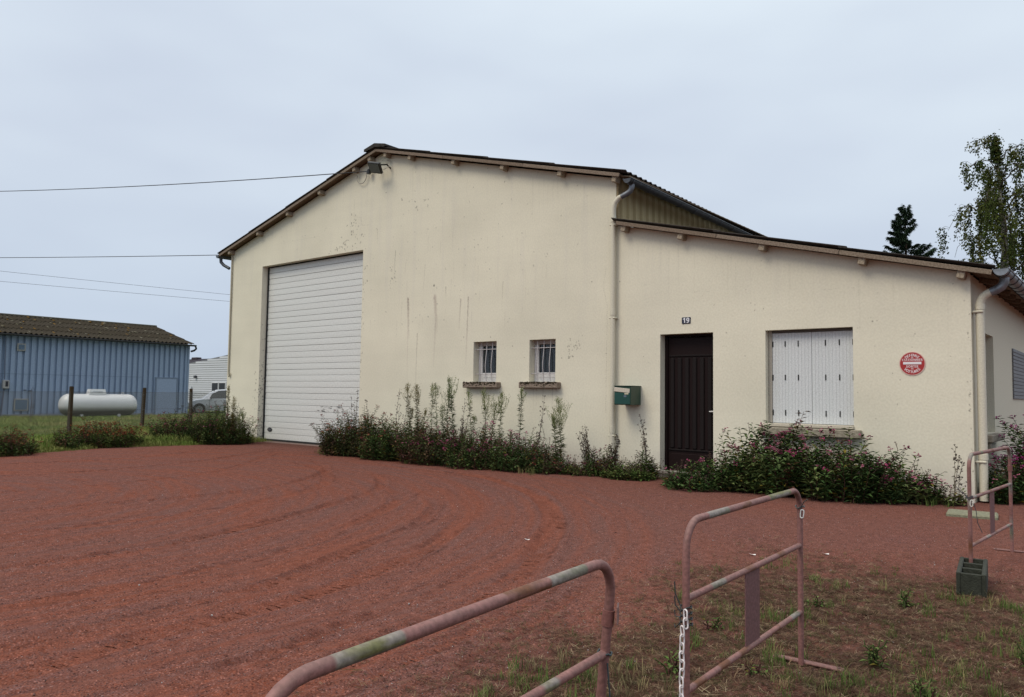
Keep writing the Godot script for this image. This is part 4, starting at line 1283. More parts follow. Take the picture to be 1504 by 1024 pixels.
func car():
	# nose towards +x in its own axes; turned and put in place at the end
	var t := thing("parked_car", "silver hatchback parked beside the blue shed before the white building", "car")
	var sil := Color(.52, .54, .57)
	# stations: x, sill y, belt y, half width at belt, roof y, half width at roof
	var st := [[-1.98, .42, .62, .62, .64, .60], [-1.93, .30, .80, .74, .98, .56], [-1.80, .26, .90, .80, 1.24, .56], [-1.50, .24, .93, .84, 1.42, .57], [-1.0, .22, .93, .85, 1.475, .58], [-.3, .21, .92, .85, 1.49, .58],
		[.3, .21, .91, .85, 1.44, .57], [.65, .21, .90, .85, 1.26, .58], [1.05, .22, .89, .84, .93, .70], [1.45, .24, .83, .80, .86, .70], [1.80, .28, .72, .74, .74, .64], [1.96, .34, .58, .62, .60, .56], [2.01, .40, .52, .50, .53, .48]]
	var body := Shape.new(); body.col = sil
	var cabin := Shape.new(); cabin.col = sil
	var glass := Shape.new(); glass.col = Color(.02, .023, .025)
	for i in st.size() - 1:
		var a: Array = st[i]; var b: Array = st[i + 1]
		for s in [-1.0, 1.0]:
			var a0 := Vector3(a[0], a[1], s * (a[3] - .06)); var b0 := Vector3(b[0], b[1], s * (b[3] - .06))
			var a1 := Vector3(a[0], (a[1] + a[2]) * .5, s * (a[3] + .015)); var b1 := Vector3(b[0], (b[1] + b[2]) * .5, s * (b[3] + .015))
			var a2 := Vector3(a[0], a[2], s * a[3]); var b2 := Vector3(b[0], b[2], s * b[3])
			var a3 := Vector3(a[0], a[4], s * a[5]); var b3 := Vector3(b[0], b[4], s * b[5])
			body.quad(a0, b0, b1, a1, Vector3(0, 0, s)); body.quad(a1, b1, b2, a2, Vector3(0, 0, s))
			body.quad(a2, b2, b3, a3, Vector3(0, .3, s))
			body.quad(a3, b3, Vector3(b[0], b[4] + .02, 0), Vector3(a[0], a[4] + .02, 0), Vector3.UP)
			body.quad(a0, b0, Vector3(b[0], b[1], 0), Vector3(a[0], a[1], 0), Vector3.DOWN)
	var last: Array = st[st.size() - 1]
	body.box(Vector3(2.0, .46, 0), Vector3(.03, .12, .96))
	body.box(Vector3(-1.97, .52, 0), Vector3(.03, .2, 1.2))
	put("body", body, M.carpaint, t)
	# side windows, each proud of the body by a little
	for s in [-1.0, 1.0]:
		for q in [[[.72, .94], [.60, 1.20], [.22, 1.40], [-.22, 1.435], [-.22, .95]], [[-.29, .95], [-.29, 1.435], [-.95, 1.42], [-1.12, 1.36], [-1.18, .97]], [[-1.26, .99], [-1.22, 1.33], [-1.46, 1.30], [-1.66, 1.06]]]:
			var g := Shape.new(); g.col = Color(.025, .03, .03)
			var v := []
			for p in q:
				var u := clampf((p[1] - .92) / .53, 0, 1)
				v.append(Vector3(p[0], p[1], s * (lerpf(.85, .585, u) + .008)))
			for k in range(1, v.size() - 1): g.tri(v[0], v[k], v[k + 1], Vector3(0, .3, s))
			put("side_window", g, M.carglass, t)
		put("door_handle", bx(Vector3(-.12, .82, s * .865), Vector3(.16, .03, .02), sil * .6, .006), M.carpaint, t)
		put("door_gap", bx(Vector3(-.26, .62, s * .866), Vector3(.012, .66, .006), Color(.05, .05, .05)), M.black, t)
		put("door_gap", bx(Vector3(.72, .60, s * .862), Vector3(.012, .56, .012), Color(.05, .05, .05)), M.black, t)
		put("mirror", bx(Vector3(.66, .98, s * .93), Vector3(.11, .12, .17), Color(.06, .06, .065), .03), M.carpaint, t)
		put("headlight", bx(Vector3(1.80, .66, s * .62), Vector3(.30, .11, .22), Color(.55, .57, .6), .04, Basis(Vector3(0, 1, 0), s * .45)), M.gloss, t)
		put("tail_light", bx(Vector3(-1.86, .88, s * .68), Vector3(.14, .24, .16), Color(.30, .01, .012), .03), M.gloss, t)
		for x in [-1.22, 1.28]:
			var wc := Vector3(x, .30, s * .80)
			var w := Shape.new(); w.col = Color(.018, .018, .019)
			w.lathe(wc - Vector3(0, 0, .1), Vector3(0, 0, 1), [[0.0, .0], [0.0, .26], [.03, .30], [.17, .30], [.2, .26], [.2, .0]], 28)
			var wn := put("wheel", w, M.dull, t)
			var rm := Shape.new(); rm.col = Color(.36, .37, .38)
			rm.lathe(wc + Vector3(0, 0, s * .098 - .006), Vector3(0, 0, 1), [[0.0, .0], [0.0, .2], [.014, .195], [.014, 0.0]], 20)
			put("rim", rm, M.zinc, wn)
			var ar := Shape.new(); ar.col = Color(.015, .015, .015)
			ar.lathe(Vector3(x, .31, s * .83) - Vector3(0, 0, .05), Vector3(0, 0, 1), [[0.0, .0], [0.0, .345], [.1, .345], [.1, .0]], 28)
			put("wheel_arch", ar, M.black, t)
	var ws := Shape.new(); ws.col = Color(.03, .035, .037)
	ws.quad(Vector3(.98, .975, -.66), Vector3(.98, .975, .66), Vector3(.40, 1.415, .53), Vector3(.40, 1.415, -.53), Vector3(.7, .7, 0))
	put("windscreen", ws, M.carglass, t)
	var rw := Shape.new(); rw.col = Color(.025, .03, .03)
	rw.quad(Vector3(-1.955, .95, -.52), Vector3(-1.955, .95, .52), Vector3(-1.66, 1.36, .5), Vector3(-1.66, 1.36, -.5), Vector3(-1, .5, 0))
	put("rear_window", rw, M.carglass, t)
	put("number_plate", bx(Vector3(2.02, .42, 0), Vector3(.02, .09, .42), Color(.6, .6, .58)), M.gloss, t)
	put("roof_aerial", tb([Vector3(-1.3, 1.46, 0), Vector3(-1.5, 1.66, 0)], .006, Color(.02, .02, .02), 5), M.black, t)
	t.scale = Vector3.ONE * .95
	t.rotation.y = -2.0   # nose points to the left and a little towards the viewer
	t.position = Vector3(-41.2, -.04, -12.25)

# ------------------------------------------------------------------ trees
func trees():
	birch()
	spruce()

func birch():
	var at := Vector3(-3.0, 0, -14.4)
	var t := thing("birch_tree", "weeping birch with drooping leafy twigs behind the lean-to", "tree", at)
	var bark := Color(.34, .33, .30)
	var P := [at, at + Vector3(.05, 2, 0), at + Vector3(-.05, 4, .05), at + Vector3(.06, 5.6, .0), at + Vector3(-.02, 7.0, .06), at + Vector3(-.06, 8.2, 0), at + Vector3(-.13, 9.15, .02)]
	put("trunk", tb(P, [.20, .17, .14, .10, .06, .022, .006], bark, 10), M.wood, t)
	var br := Shape.new(); br.col = Color(.10, .085, .07)
	var lf := Shape.new()
	var greens := [Color(.065, .092, .025), Color(.10, .12, .03), Color(.045, .068, .022), Color(.125, .13, .04), Color(.08, .10, .028)]
	var axis := func(h: float) -> Vector3:
		var k := 0
		while k < P.size() - 2 and P[k + 1].y < h: k += 1
		return P[k].lerp(P[k + 1], clampf((h - P[k].y) / (P[k + 1].y - P[k].y), 0, 1))
	var drop := func(p: Vector3, ln: float, dens: float):
		# a hanging twig with leaves all the way down
		var q := [p]
		var n := maxi(3, int(ln / .16))
		var dx := Vector3(rf(-.04, .04), 0, rf(-.04, .04))
		for k in n: q.append(q[k] + Vector3(rf(-.03, .03), -ln / n, rf(-.03, .03)) + dx * (1.0 - k / float(n)))
		br.tube(q, .004, 3, false)
		var col: Color = greens[rng.randi() % 5]
		for k in int(ln * 125 * dens):
			var u := rng.randf()
			var i := mini(int(u * n), n - 1)
			var c: Vector3 = q[i].lerp(q[i + 1], u * n - i) + Vector3(rng.randfn(0, .05), rng.randfn(0, .04), rng.randfn(0, .05))
			lf.col = col * rf(.5, 1.05)
			var d := Vector3(rf(-1, 1), rf(-1.6, .2), rf(-1, 1)).normalized()
			lf.leaf(c, d, d.cross(Vector3(rf(-1, 1), rf(-1, 1), rf(-1, 1))).normalized(), rf(.055, .085), rf(.04, .06))
	# big arching limbs: height on the trunk, bearing, reach, rise
	var limbs := []
	for k in 22:
		var h := 2.6 + k * .27
		if h > 4.5 and h < 7.4 and cos(k * 2.4) < -.45: continue
		var reach := clampf(2.0 - absf(h - 4.6) * .25, .5, 2.0) * rf(.75, 1.1)
		limbs.append([h, k * 2.4 + rf(-.3, .3), reach, reach * rf(.35, .7)])
	limbs.append([5.55, 3.05, 1.45, 1.65]); limbs.append([5.0, 3.3, 1.25, 1.2]); limbs.append([4.4, 3.0, 1.35, 1.0]); limbs.append([8.2, 3.1, .6, .85]); limbs.append([6.5, 3.0, .7, .8]); limbs.append([4.9, 2.7, 1.0, .9]); limbs.append([7.5, .1, 1.0, 1.2]); limbs.append([6.6, .3, 1.3, 1.1])
	for l in limbs:
		var o: Vector3 = axis.call(l[0])
		var d := Vector3(cos(l[1]), 0, -sin(l[1]))
		var pts := []
		var n := 9
		for k in n + 1:
			var u := k / float(n)
			pts.append(o + d * (l[2] * u) + Vector3(0, l[3] * (sin(u * 2.3) / .95) - .3 * u * u * l[2], 0) + Vector3(rf(-.04, .04), rf(-.03, .03), rf(-.04, .04)))
		var rad := []
		for k in n + 1: rad.append(lerpf(.019 * clampf(l[2], .5, 1.6), .004, k / float(n)))
		br.tube(pts, rad, 5, false)
		for k in int(4 + l[2] * 8):
			var u := sqrt(rf(.06, 1.0))
			var i := mini(int(u * n), n - 1)
			var p: Vector3 = pts[i].lerp(pts[i + 1], u * n - i)
			var tw := p + Vector3(rf(-.25, .25), rf(-.02, .12), rf(-.25, .25))
			br.tube([p, p.lerp(tw, .6) + Vector3(0, .05, 0), tw], .005, 3, false)
			if rng.randf() < .72: drop.call(tw, rf(.3, 1.25) * clampf(l[2], .6, 1.2), rf(.5, 1.2))
	for k in 46: drop.call(axis.call(rf(2.8, 8.9)) + Vector3(rf(-.18, .18), 0, rf(-.18, .18)), rf(.3, .8), 1.0)
	for k in 26: drop.call(axis.call(rf(8.4, 9.12)) + Vector3(rf(-.05, .05), 0, rf(-.05, .05)), rf(.15, .4), 1.0)
	put("branches", br, M.wood, t)
	put("crown", lf, M.leaf, t, "stuff")
	# lower mass of leaves beside the eaves
	var s2 := thing("leafy_tree", "dark leafy tree low behind the right end of the roof", "tree", Vector3(-1.0, 0, -16.5))
	put("trunk", tb([Vector3(-1, 0, -16.5), Vector3(-1.05, 2, -16.5), Vector3(-.95, 4.4, -16.4)], [.14, .11, .05], Color(.1, .085, .07), 8), M.wood, s2)
	var l2 := Shape.new()
	var b2 := Shape.new(); b2.col = Color(.08, .07, .055)
	for k in 70:
		var c := Vector3(-1.0 + rng.randfn(0, .95), rf(2.2, 5.4), -16.5 + rng.randfn(0, .9))
		c.x += (c.y - 5.2) * .1
		b2.tube([Vector3(-1, clampf(c.y - .8, 1.5, 4.2), -16.5), (c + Vector3(-1, c.y - .5, -16.5)) * .5, c], [.02, .012, .005], 4, false)
		var col: Color = [Color(.022, .036, .014), Color(.035, .05, .018), Color(.05, .062, .02)][rng.randi() % 3]
		for q in 90:
			l2.col = col * rf(.6, 1.4)
			var d := Vector3(rf(-1, 1), rf(-1.2, .6), rf(-1, 1)).normalized()
			l2.leaf(c + Vector3(rng.randfn(0, .26), rng.randfn(0, .22), rng.randfn(0, .26)), d, d.cross(Vector3(rf(-1, 1), rf(-1, 1), rf(-1, 1))).normalized(), rf(.07, .11), rf(.05, .07))
	put("branches", b2, M.wood, s2)
	put("crown", l2, M.leaf, s2, "stuff")

func spruce():
	var at := Vector3(-7.1, 0, -21.6)
	var t := thing("spruce_tree", "small dark spruce top rising behind the lean-to roof", "tree", at)
	var H := 8.95
	put("trunk", tb([at, at + Vector3(0, 5, 0), at + Vector3(.03, H, 0)], [.16, .09, .01], Color(.08, .06, .045), 8), M.wood, t)
	var br := Shape.new(); br.col = Color(.05, .042, .03)
	var lf := Shape.new()
	var h := 3.4
	while h < H - .1:
		var u := (H - h) / H
		var n := 8
		for k in n:
			var a := rf(0, TAU)
			var reach := (.06 + 4.9 * u) * rf(.4, 1.15)
			var d := Vector3(cos(a), 0, sin(a))
			var o := at + Vector3(0, h + rf(-.1, .1), 0)
			var tip := o + d * reach + Vector3(0, rf(-.22, .02) * reach + .14, 0)
			var mid := o + d * reach * .55 + Vector3(0, -.16 * reach, 0)
			br.tube([o, mid, tip], [.014, .009, .004], 4, false)
			for q in int(40 + reach * 330):
				var v := sqrt(rng.randf())
				var p := o.lerp(mid, v * 2.0) if v < .5 else mid.lerp(tip, v * 2.0 - 1.0)
				var sd := d.cross(Vector3.UP) * rf(-1, 1)
				var nd := (d * .6 + sd * 1.0 + Vector3(0, rf(-.7, .25), 0)).normalized()
				lf.col = Color(.034, .056, .034) * rf(.5, 1.9)
				lf.leaf(p + Vector3(rf(-.04, .04), rf(-.05, .03), rf(-.04, .04)), nd, nd.cross(Vector3.UP).normalized(), rf(.09, .19), rf(.022, .036))
		h += rf(.2, .32)
	put("branches", br, M.wood, t)
	put("crown", lf, M.leaf, t, "stuff")

# ------------------------------------------------------------------ cables
func cables():
	var run := func(called: String, label: String, pts: Array, r: float, sag: float) -> Node3D:
		var t := thing(called, label, "cable", Vector3.ZERO, "overhead wires")
		var q := []
		for i in pts.size() - 1:
			for k in 16:
				var u := k / 16.0
				q.append(pts[i].lerp(pts[i + 1], u) - Vector3(0, sag * 4.0 * u * (1.0 - u), 0))
		q.append(pts[pts.size() - 1])
		put("wire", tb(q, r, Color(.05, .05, .055), 5), M.black, t)
		return t
	var a := Vector3(-13.72, 6.42, .12); var b := Vector3(-28.78, 7.97, 3.01)
	var t: Node3D = run.call("service_cable", "dark service cable running from the gable top to the left", [a, b + (b - a) * .9], .0115, .25)
	put("insulator", tb([Vector3(-13.72, 6.36, .10), Vector3(-13.72, 6.42, .10), Vector3(-13.72, 6.47, .10)], [.045, .06, .03], Color(.015, .015, .015), 8), M.plastic, t)
	put("anchor_hook", tb([Vector3(-13.6, 6.45, 0), Vector3(-13.66, 6.45, .1), Vector3(-13.74, 6.44, .12)], .012, Color(.05, .05, .05), 6), M.zinc, t)
	var lp := []
	for k in 15:
		var an := PI * .9 + TAU * .62 * k / 14.0
		lp.append(Vector3(-14.02 + cos(an) * .17, 6.36 + sin(an) * .17, .06))
	put("loop", tb(lp, .008, Color(.30, .28, .25), 5), M.plastic, t)
	a = Vector3(-20.02, 5.12, .16); b = Vector3(-28.75, 5.64, 2.91)
	run.call("service_cable", "dark service cable fixed at the left eaves of the hall", [a, b + (b - a) * 2.2], .010, .12)
	for q in [[-57.48, 9.04, -5.7, -51.88, 8.51, -18.65, "upper of two thin lines passing behind the hall"], [-57.48, 8.37, -5.73, -51.88, 8.01, -18.66, "lower of two thin lines passing behind the hall"]]:
		a = Vector3(q[0], q[1], q[2]); b = Vector3(q[3], q[4], q[5])
		run.call("power_line", q[6], [a - (b - a) * 1.5, b + (b - a) * 1.2], .010, .15)

# ------------------------------------------------------------------ barriers
func rail_colour(seed_: float, bands := []) -> Callable:
	# bands: [from, to, kind] along the tube; kind 0 worn white tape, 1 mossy tape, 2 rust
	var list := bands
	if list.is_empty():
		var q := RandomNumberGenerator.new(); q.seed = int(seed_ * 1000)
		var at := q.randf_range(.05, .25)
		while at < 2.9:
			var w := q.randf_range(.06, .14)
			list.append([at, at + w, q.randi() % 3])
			at += w + q.randf_range(.10, .32)
	return func(s: float, up: float) -> Color:
		var n := nz_b.get_noise_2d(s * 6.0 + seed_, seed_ * 3.1 + up * .5)
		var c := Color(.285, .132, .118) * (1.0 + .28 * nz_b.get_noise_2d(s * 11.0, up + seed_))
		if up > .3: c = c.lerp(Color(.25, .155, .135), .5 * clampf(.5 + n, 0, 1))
		for b in list:
			if s < b[0] or s > b[1]: continue
			var k: int = b[2]
			if k == 2: return c.lerp(Color(.17, .062, .020), clampf(.6 + n, 0, 1))
			c = Color(.33, .29, .26) * (.75 + .5 * absf(nz_b.get_noise_2d(s * 24.0, up * 3.0)))
			if k == 1: c = c.lerp(Color(.15, .15, .03), clampf(.15 + n * 1.6 + up * .5, 0, .85))
			elif n > .1: c = c.lerp(Color(.12, .13, .06), clampf(n * 1.5, 0, .6))
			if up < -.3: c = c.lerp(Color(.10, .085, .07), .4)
			return c
		return c

func bent(a: Vector3, b: Vector3, h: float, r: float, lean: Vector3) -> Array:
	var d := (b - a); d.y = 0; d = d.normalized()
	var up := (Vector3(0, h, 0) + lean)
	var u := up.normalized()
	var pts := []
	var ta := a + up; var tb_ := b + up
	for k in 10: pts.append(a.lerp(ta - u * r, k / 10.0))
	for k in 7:
		var t := PI * .5 * k / 6.0
		pts.append(ta - u * r + d * r + (-d * cos(t) + u * sin(t)) * r)
	var n := 110
	var s := ta + d * r; var e := tb_ - d * r
	for k in range(1, n): pts.append(s.lerp(e, k / float(n)))
	for k in 7:
		var t := PI * .5 * k / 6.0
		pts.append(tb_ - u * r - d * r + (d * sin(t) + u * cos(t)) * r)
	for k in range(1, 11): pts.append((tb_ - u * r).lerp(b, k / 10.0))
	return pts

func barrier(label: String, a: Vector3, b: Vector3, h: float, lean: Vector3, mid: float, low: float, feet: Array, seed_: float, plate: bool, bands := []) -> Node3D:
	var t := thing("crowd_barrier", label, "barrier", (a + b) * .5, "faded red tube barriers")
	var fr := Shape.new()
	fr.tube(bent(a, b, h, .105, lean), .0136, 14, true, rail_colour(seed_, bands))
	put("frame", fr, M.rail, t)
	var up := Vector3(0, 1, 0) + lean / h
	for q: float in [mid, low]:
		var s := a + up * q; var e := b + up * q
		var pts := []
		for k in 71: pts.append(s.lerp(e, k / 70.0))
		var sh := Shape.new()
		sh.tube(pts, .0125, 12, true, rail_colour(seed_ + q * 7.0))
		put("rail", sh, M.rail, t)
	if plate:
		var d := (b - a).normalized()
		var c := a.lerp(b, .5) + up * ((mid + low) * .5)
		var bs := Basis(d, up.normalized(), d.cross(up.normalized()).normalized())
		put("panel", bx(c, Vector3(.165 if seed_ < 20.0 else .15, mid - low + .012, .005), Color(.20, .098, .095), .001, bs), M.rail, t)
	for f in feet:
		var d: Vector3 = f[1] - f[0]
		var bs := Basis(d.normalized(), Vector3.UP, d.normalized().cross(Vector3.UP))
		var ft := put("foot", bx((f[0] + f[1]) * .5 + Vector3(0, .008, 0), Vector3(d.length(), .012, .042), Color(.25, .115, .10), .004, bs), M.rail, t)
		for e in [.06, .94]:
			put("bolt_hole", tb([f[0].lerp(f[1], e) + Vector3(0, .0125, 0), f[0].lerp(f[1], e) + Vector3(0, .0155, 0)], .008, Color(.04, .02, .02), 8), M.black, ft)
	return t

func barriers():
	var b1 := barrier("mossy red tube barrier nearest the camera, cut by the bottom edge", Vector3(-1.125, .0, 10.82), Vector3(-1.235, .0, 9.63), .85, Vector3(.085, 0, 0), .585, .26, [[Vector3(-1.41, 0, 9.63), Vector3(-1.07, 0, 9.63)]], 2.0, true, [[.2, .4, 0], [.966, 1.134, 1], [1.46, 1.654, 2], [1.654, 1.834, 0], [2.4, 2.5, 2]])
	var up := Vector3(.1, 1, 0).normalized()
	var top := Vector3(-1.235, 0, 9.63) + Vector3(.085, .85, 0)
	var cc := top - up * .165
	var col := Shape.new(); col.col = Color(.25, .10, .09)
	col.tube([cc - up * .022, cc + up * .022], .0172, 14)
	put("collar", col, M.rail, b1)
	var wn := bx(cc + Vector3(.024, .012, -.012), Vector3(.005, .05, .05), Color(.26, .15, .14), .002, Basis(Vector3(0, 1, 0), .5))
	put("hook_plate", wn, M.rail, b1)
	var j := Vector3(-1.235, 0, 9.63) + Vector3(.0585, .585, 0)
	tie(b1, j, up, .019, Color(.03, .045, .05), [Vector3(.015, -.02, .01), Vector3(.030, -.10, .02), Vector3(.028, -.18, .015), Vector3(.05, -.21, .03)])
	var st := Shape.new(); st.col = Color(.42, .045, .02)
	st.tube([j + Vector3(.012, -.20, .0), j + Vector3(.022, -.26, .01), j + Vector3(.018, -.34, .005), j + Vector3(.03, -.42, .015)], .004, 6)
	st.tube([j + Vector3(.022, -.23, .01), j + Vector3(.034, -.29, .012), j + Vector3(.024, -.37, .008)], .003, 6)
	var so := thing("orange_string", "short orange string hanging from the nearest barrier post", "string", j + Vector3(.02, -.3, 0))
	put("string", st, M.plastic, so)
	var a2 := Vector3(-1.285, 0, 8.92); var b2v := Vector3(-1.33, 0, 7.6)
	var b2 := barrier("red tube barrier in the middle with a chain on its post", a2, b2v, .852, Vector3.ZERO, .578, .255, [[Vector3(-1.475, 0, 7.58), Vector3(-1.14, 0, 7.57)], [Vector3(-1.45, 0, 8.92), Vector3(-1.12, 0, 8.92)]], 9.3, true, [[.3, .36, 2], [.986, 1.19, 0], [1.33, 1.43, 2], [1.66, 1.96, 1]])
	tie(b2, b2v + Vector3(0, .765, 0), Vector3.UP, .0205, Color(.04, .05, .05), [Vector3(.012, .0, .022), Vector3(.03, .03, .03), Vector3(.05, .045, .035)])
	link(b2, "shackle", b2v + Vector3(.018, .735, .022), Vector3(.1, 1, 0), .020, .008, .0028, Color(.62, .62, .60), 0.0)
	for k in 4: tie(b2, a2 + Vector3(0, .548 - k * .02, 0), Vector3.UP, .0195 + .001 * k, Color(.02, .025, .025), [Vector3(-.01, .01, .025), Vector3(-.03, .05 - k * .02, .025), Vector3(-.035, .09 - k * .03, .02)])
	# the chain hangs from the near post
	var ch := thing("hanging_chain", "white plastic link chain hanging from the middle barrier's near post", "chain", a2 + Vector3(.01, .55, .03))
	var p := a2 + Vector3(.012, .53, .028)
	for k in 15:
		link(ch, "chain_link", p, Vector3(rf(-.10, .10), 1, 0), .0185, .0085, .003, Color(.70, .64, .64), PI * .5 * (k % 2) + rf(-.25, .25) + .3)
		p += Vector3(-.012 if k == 1 else rf(-.002, .0022), -.0292, .001 if k < 12 else 0.0)
	var a3 := Vector3(-1.005, .0, 4.93); var b3v := Vector3(-.912, 0, 3.5)
	var b3 := barrier("farthest red tube barrier, its near post set in a block", a3, b3v, .905, Vector3.ZERO, .585, .24, [[Vector3(-1.05, 0, 3.5), Vector3(-.74, 0, 3.47)]], 31.0, true)
	tie(b3, a3 + Vector3(0, .60, 0), Vector3.UP, .0205, Color(.03, .035, .04), [Vector3(-.02, .01, .02), Vector3(-.06, .04, .03), Vector3(-.08, .07, .03)])
	tie(b3, a3 + Vector3(0, .59, 0), Vector3.UP, .021, Color(.03, .035, .04), [Vector3(.02, -.01, .02), Vector3(.045, -.09, .03), Vector3(.05, -.17, .02), Vector3(.08, -.24, .03)])
	link(b3, "shackle", a3 + Vector3(.016, .555, .025), Vector3(.1, 1, 0), .023, .009, .003, Color(.68, .66, .60), 0.0)
	put("collar", tb([b3v + Vector3(0, .70, 0), b3v + Vector3(0, .745, 0)], .0185, Color(.25, .10, .09), 12), M.rail, b3)

func tie(parent: Node, c: Vector3, up: Vector3, r: float, colr: Color, tail: Array):
	org = parent.position
	var sh := Shape.new(); sh.col = colr
	var x := up.cross(Vector3(0, 0, 1)).normalized(); var y := up.cross(x)
	var pts := []
	for k in 13: pts.append(c + (x * cos(TAU * k / 12.0) + y * sin(TAU * k / 12.0)) * r + up * .006 * sin(k * 1.3))
	sh.tube(pts, .003, 5)
	var q := []
	for v in tail: q.append(c + v)
	sh.tube(q, .0025, 5)
	put("cable_tie", sh, M.plastic, parent)

func link(parent: Node, called: String, c: Vector3, up: Vector3, hl: float, hw: float, r: float, colr: Color, turn: float):
	org = parent.position
	up = up.normalized()
	var x := Vector3(cos(turn), 0, sin(turn))
	x = (x - up * x.dot(up)).normalized()
	var pts := []
	for k in 19:
		var a := TAU * k / 18.0
		pts.append(c + x * cos(a) * hw + up * (sin(a) * hw + signf(sin(a)) * (hl - hw) * (1.0 if absf(sin(a)) > .01 else 0.0)))
	put(called, (func(): var s := Shape.new(); s.col = colr; s.tube(pts, r, 7, false); return s).call(), M.plastic, parent)

func block_and_slab():
	var c := Vector3(-.955, 0, 5.2)
	var t := thing("concrete_block", "dark mossy hollow concrete block at the far barrier's post", "block", c)
	var bs := Basis(Vector3(0, 1, 0), .12)
	var gc := Color(.038, .042, .03)
	var L := .62; var W := .175; var H := .152
	var sh := Shape.new(); sh.col = gc
	for q in [[Vector3(-W * .5 + .014, H * .5, 0), Vector3(.028, H, L)], [Vector3(W * .5 - .014, H * .5, 0), Vector3(.028, H, L)]]: sh.box(c + bs * q[0], q[1], .006, bs)
	for z in [-L * .5 + .014, -.1, .1, L * .5 - .014]: sh.box(c + bs * Vector3(0, H * .5 - .002, z), Vector3(W - .056, H - .004, .028), .004, bs)
	put("block", sh, M.concrete, t)
	var s2 := thing("stone_slab", "pale greenish slab lying flat at the right corner", "slab", Vector3(-1.5, 0, 1.3))
	put("slab", bx(Vector3(-1.53, .012, 1.36), Vector3(.50, .06, .40), Color(.26, .26, .18), .015, Basis(Vector3(0, 1, 0), .12)), M.concrete, s2)

# ------------------------------------------------------------------ plants
const GREENS := [Color(.045, .080, .026), Color(.070, .105, .032), Color(.030, .050, .020), Color(.095, .12, .045), Color(.055, .08, .03)]
const BROWNGREENS := [Color(.06, .078, .028), Color(.045, .07, .025), Color(.085, .08, .034), Color(.06, .055, .03)]
const DRYS := [Color(.10, .05, .036), Color(.065, .036, .03), Color(.14, .085, .05)]

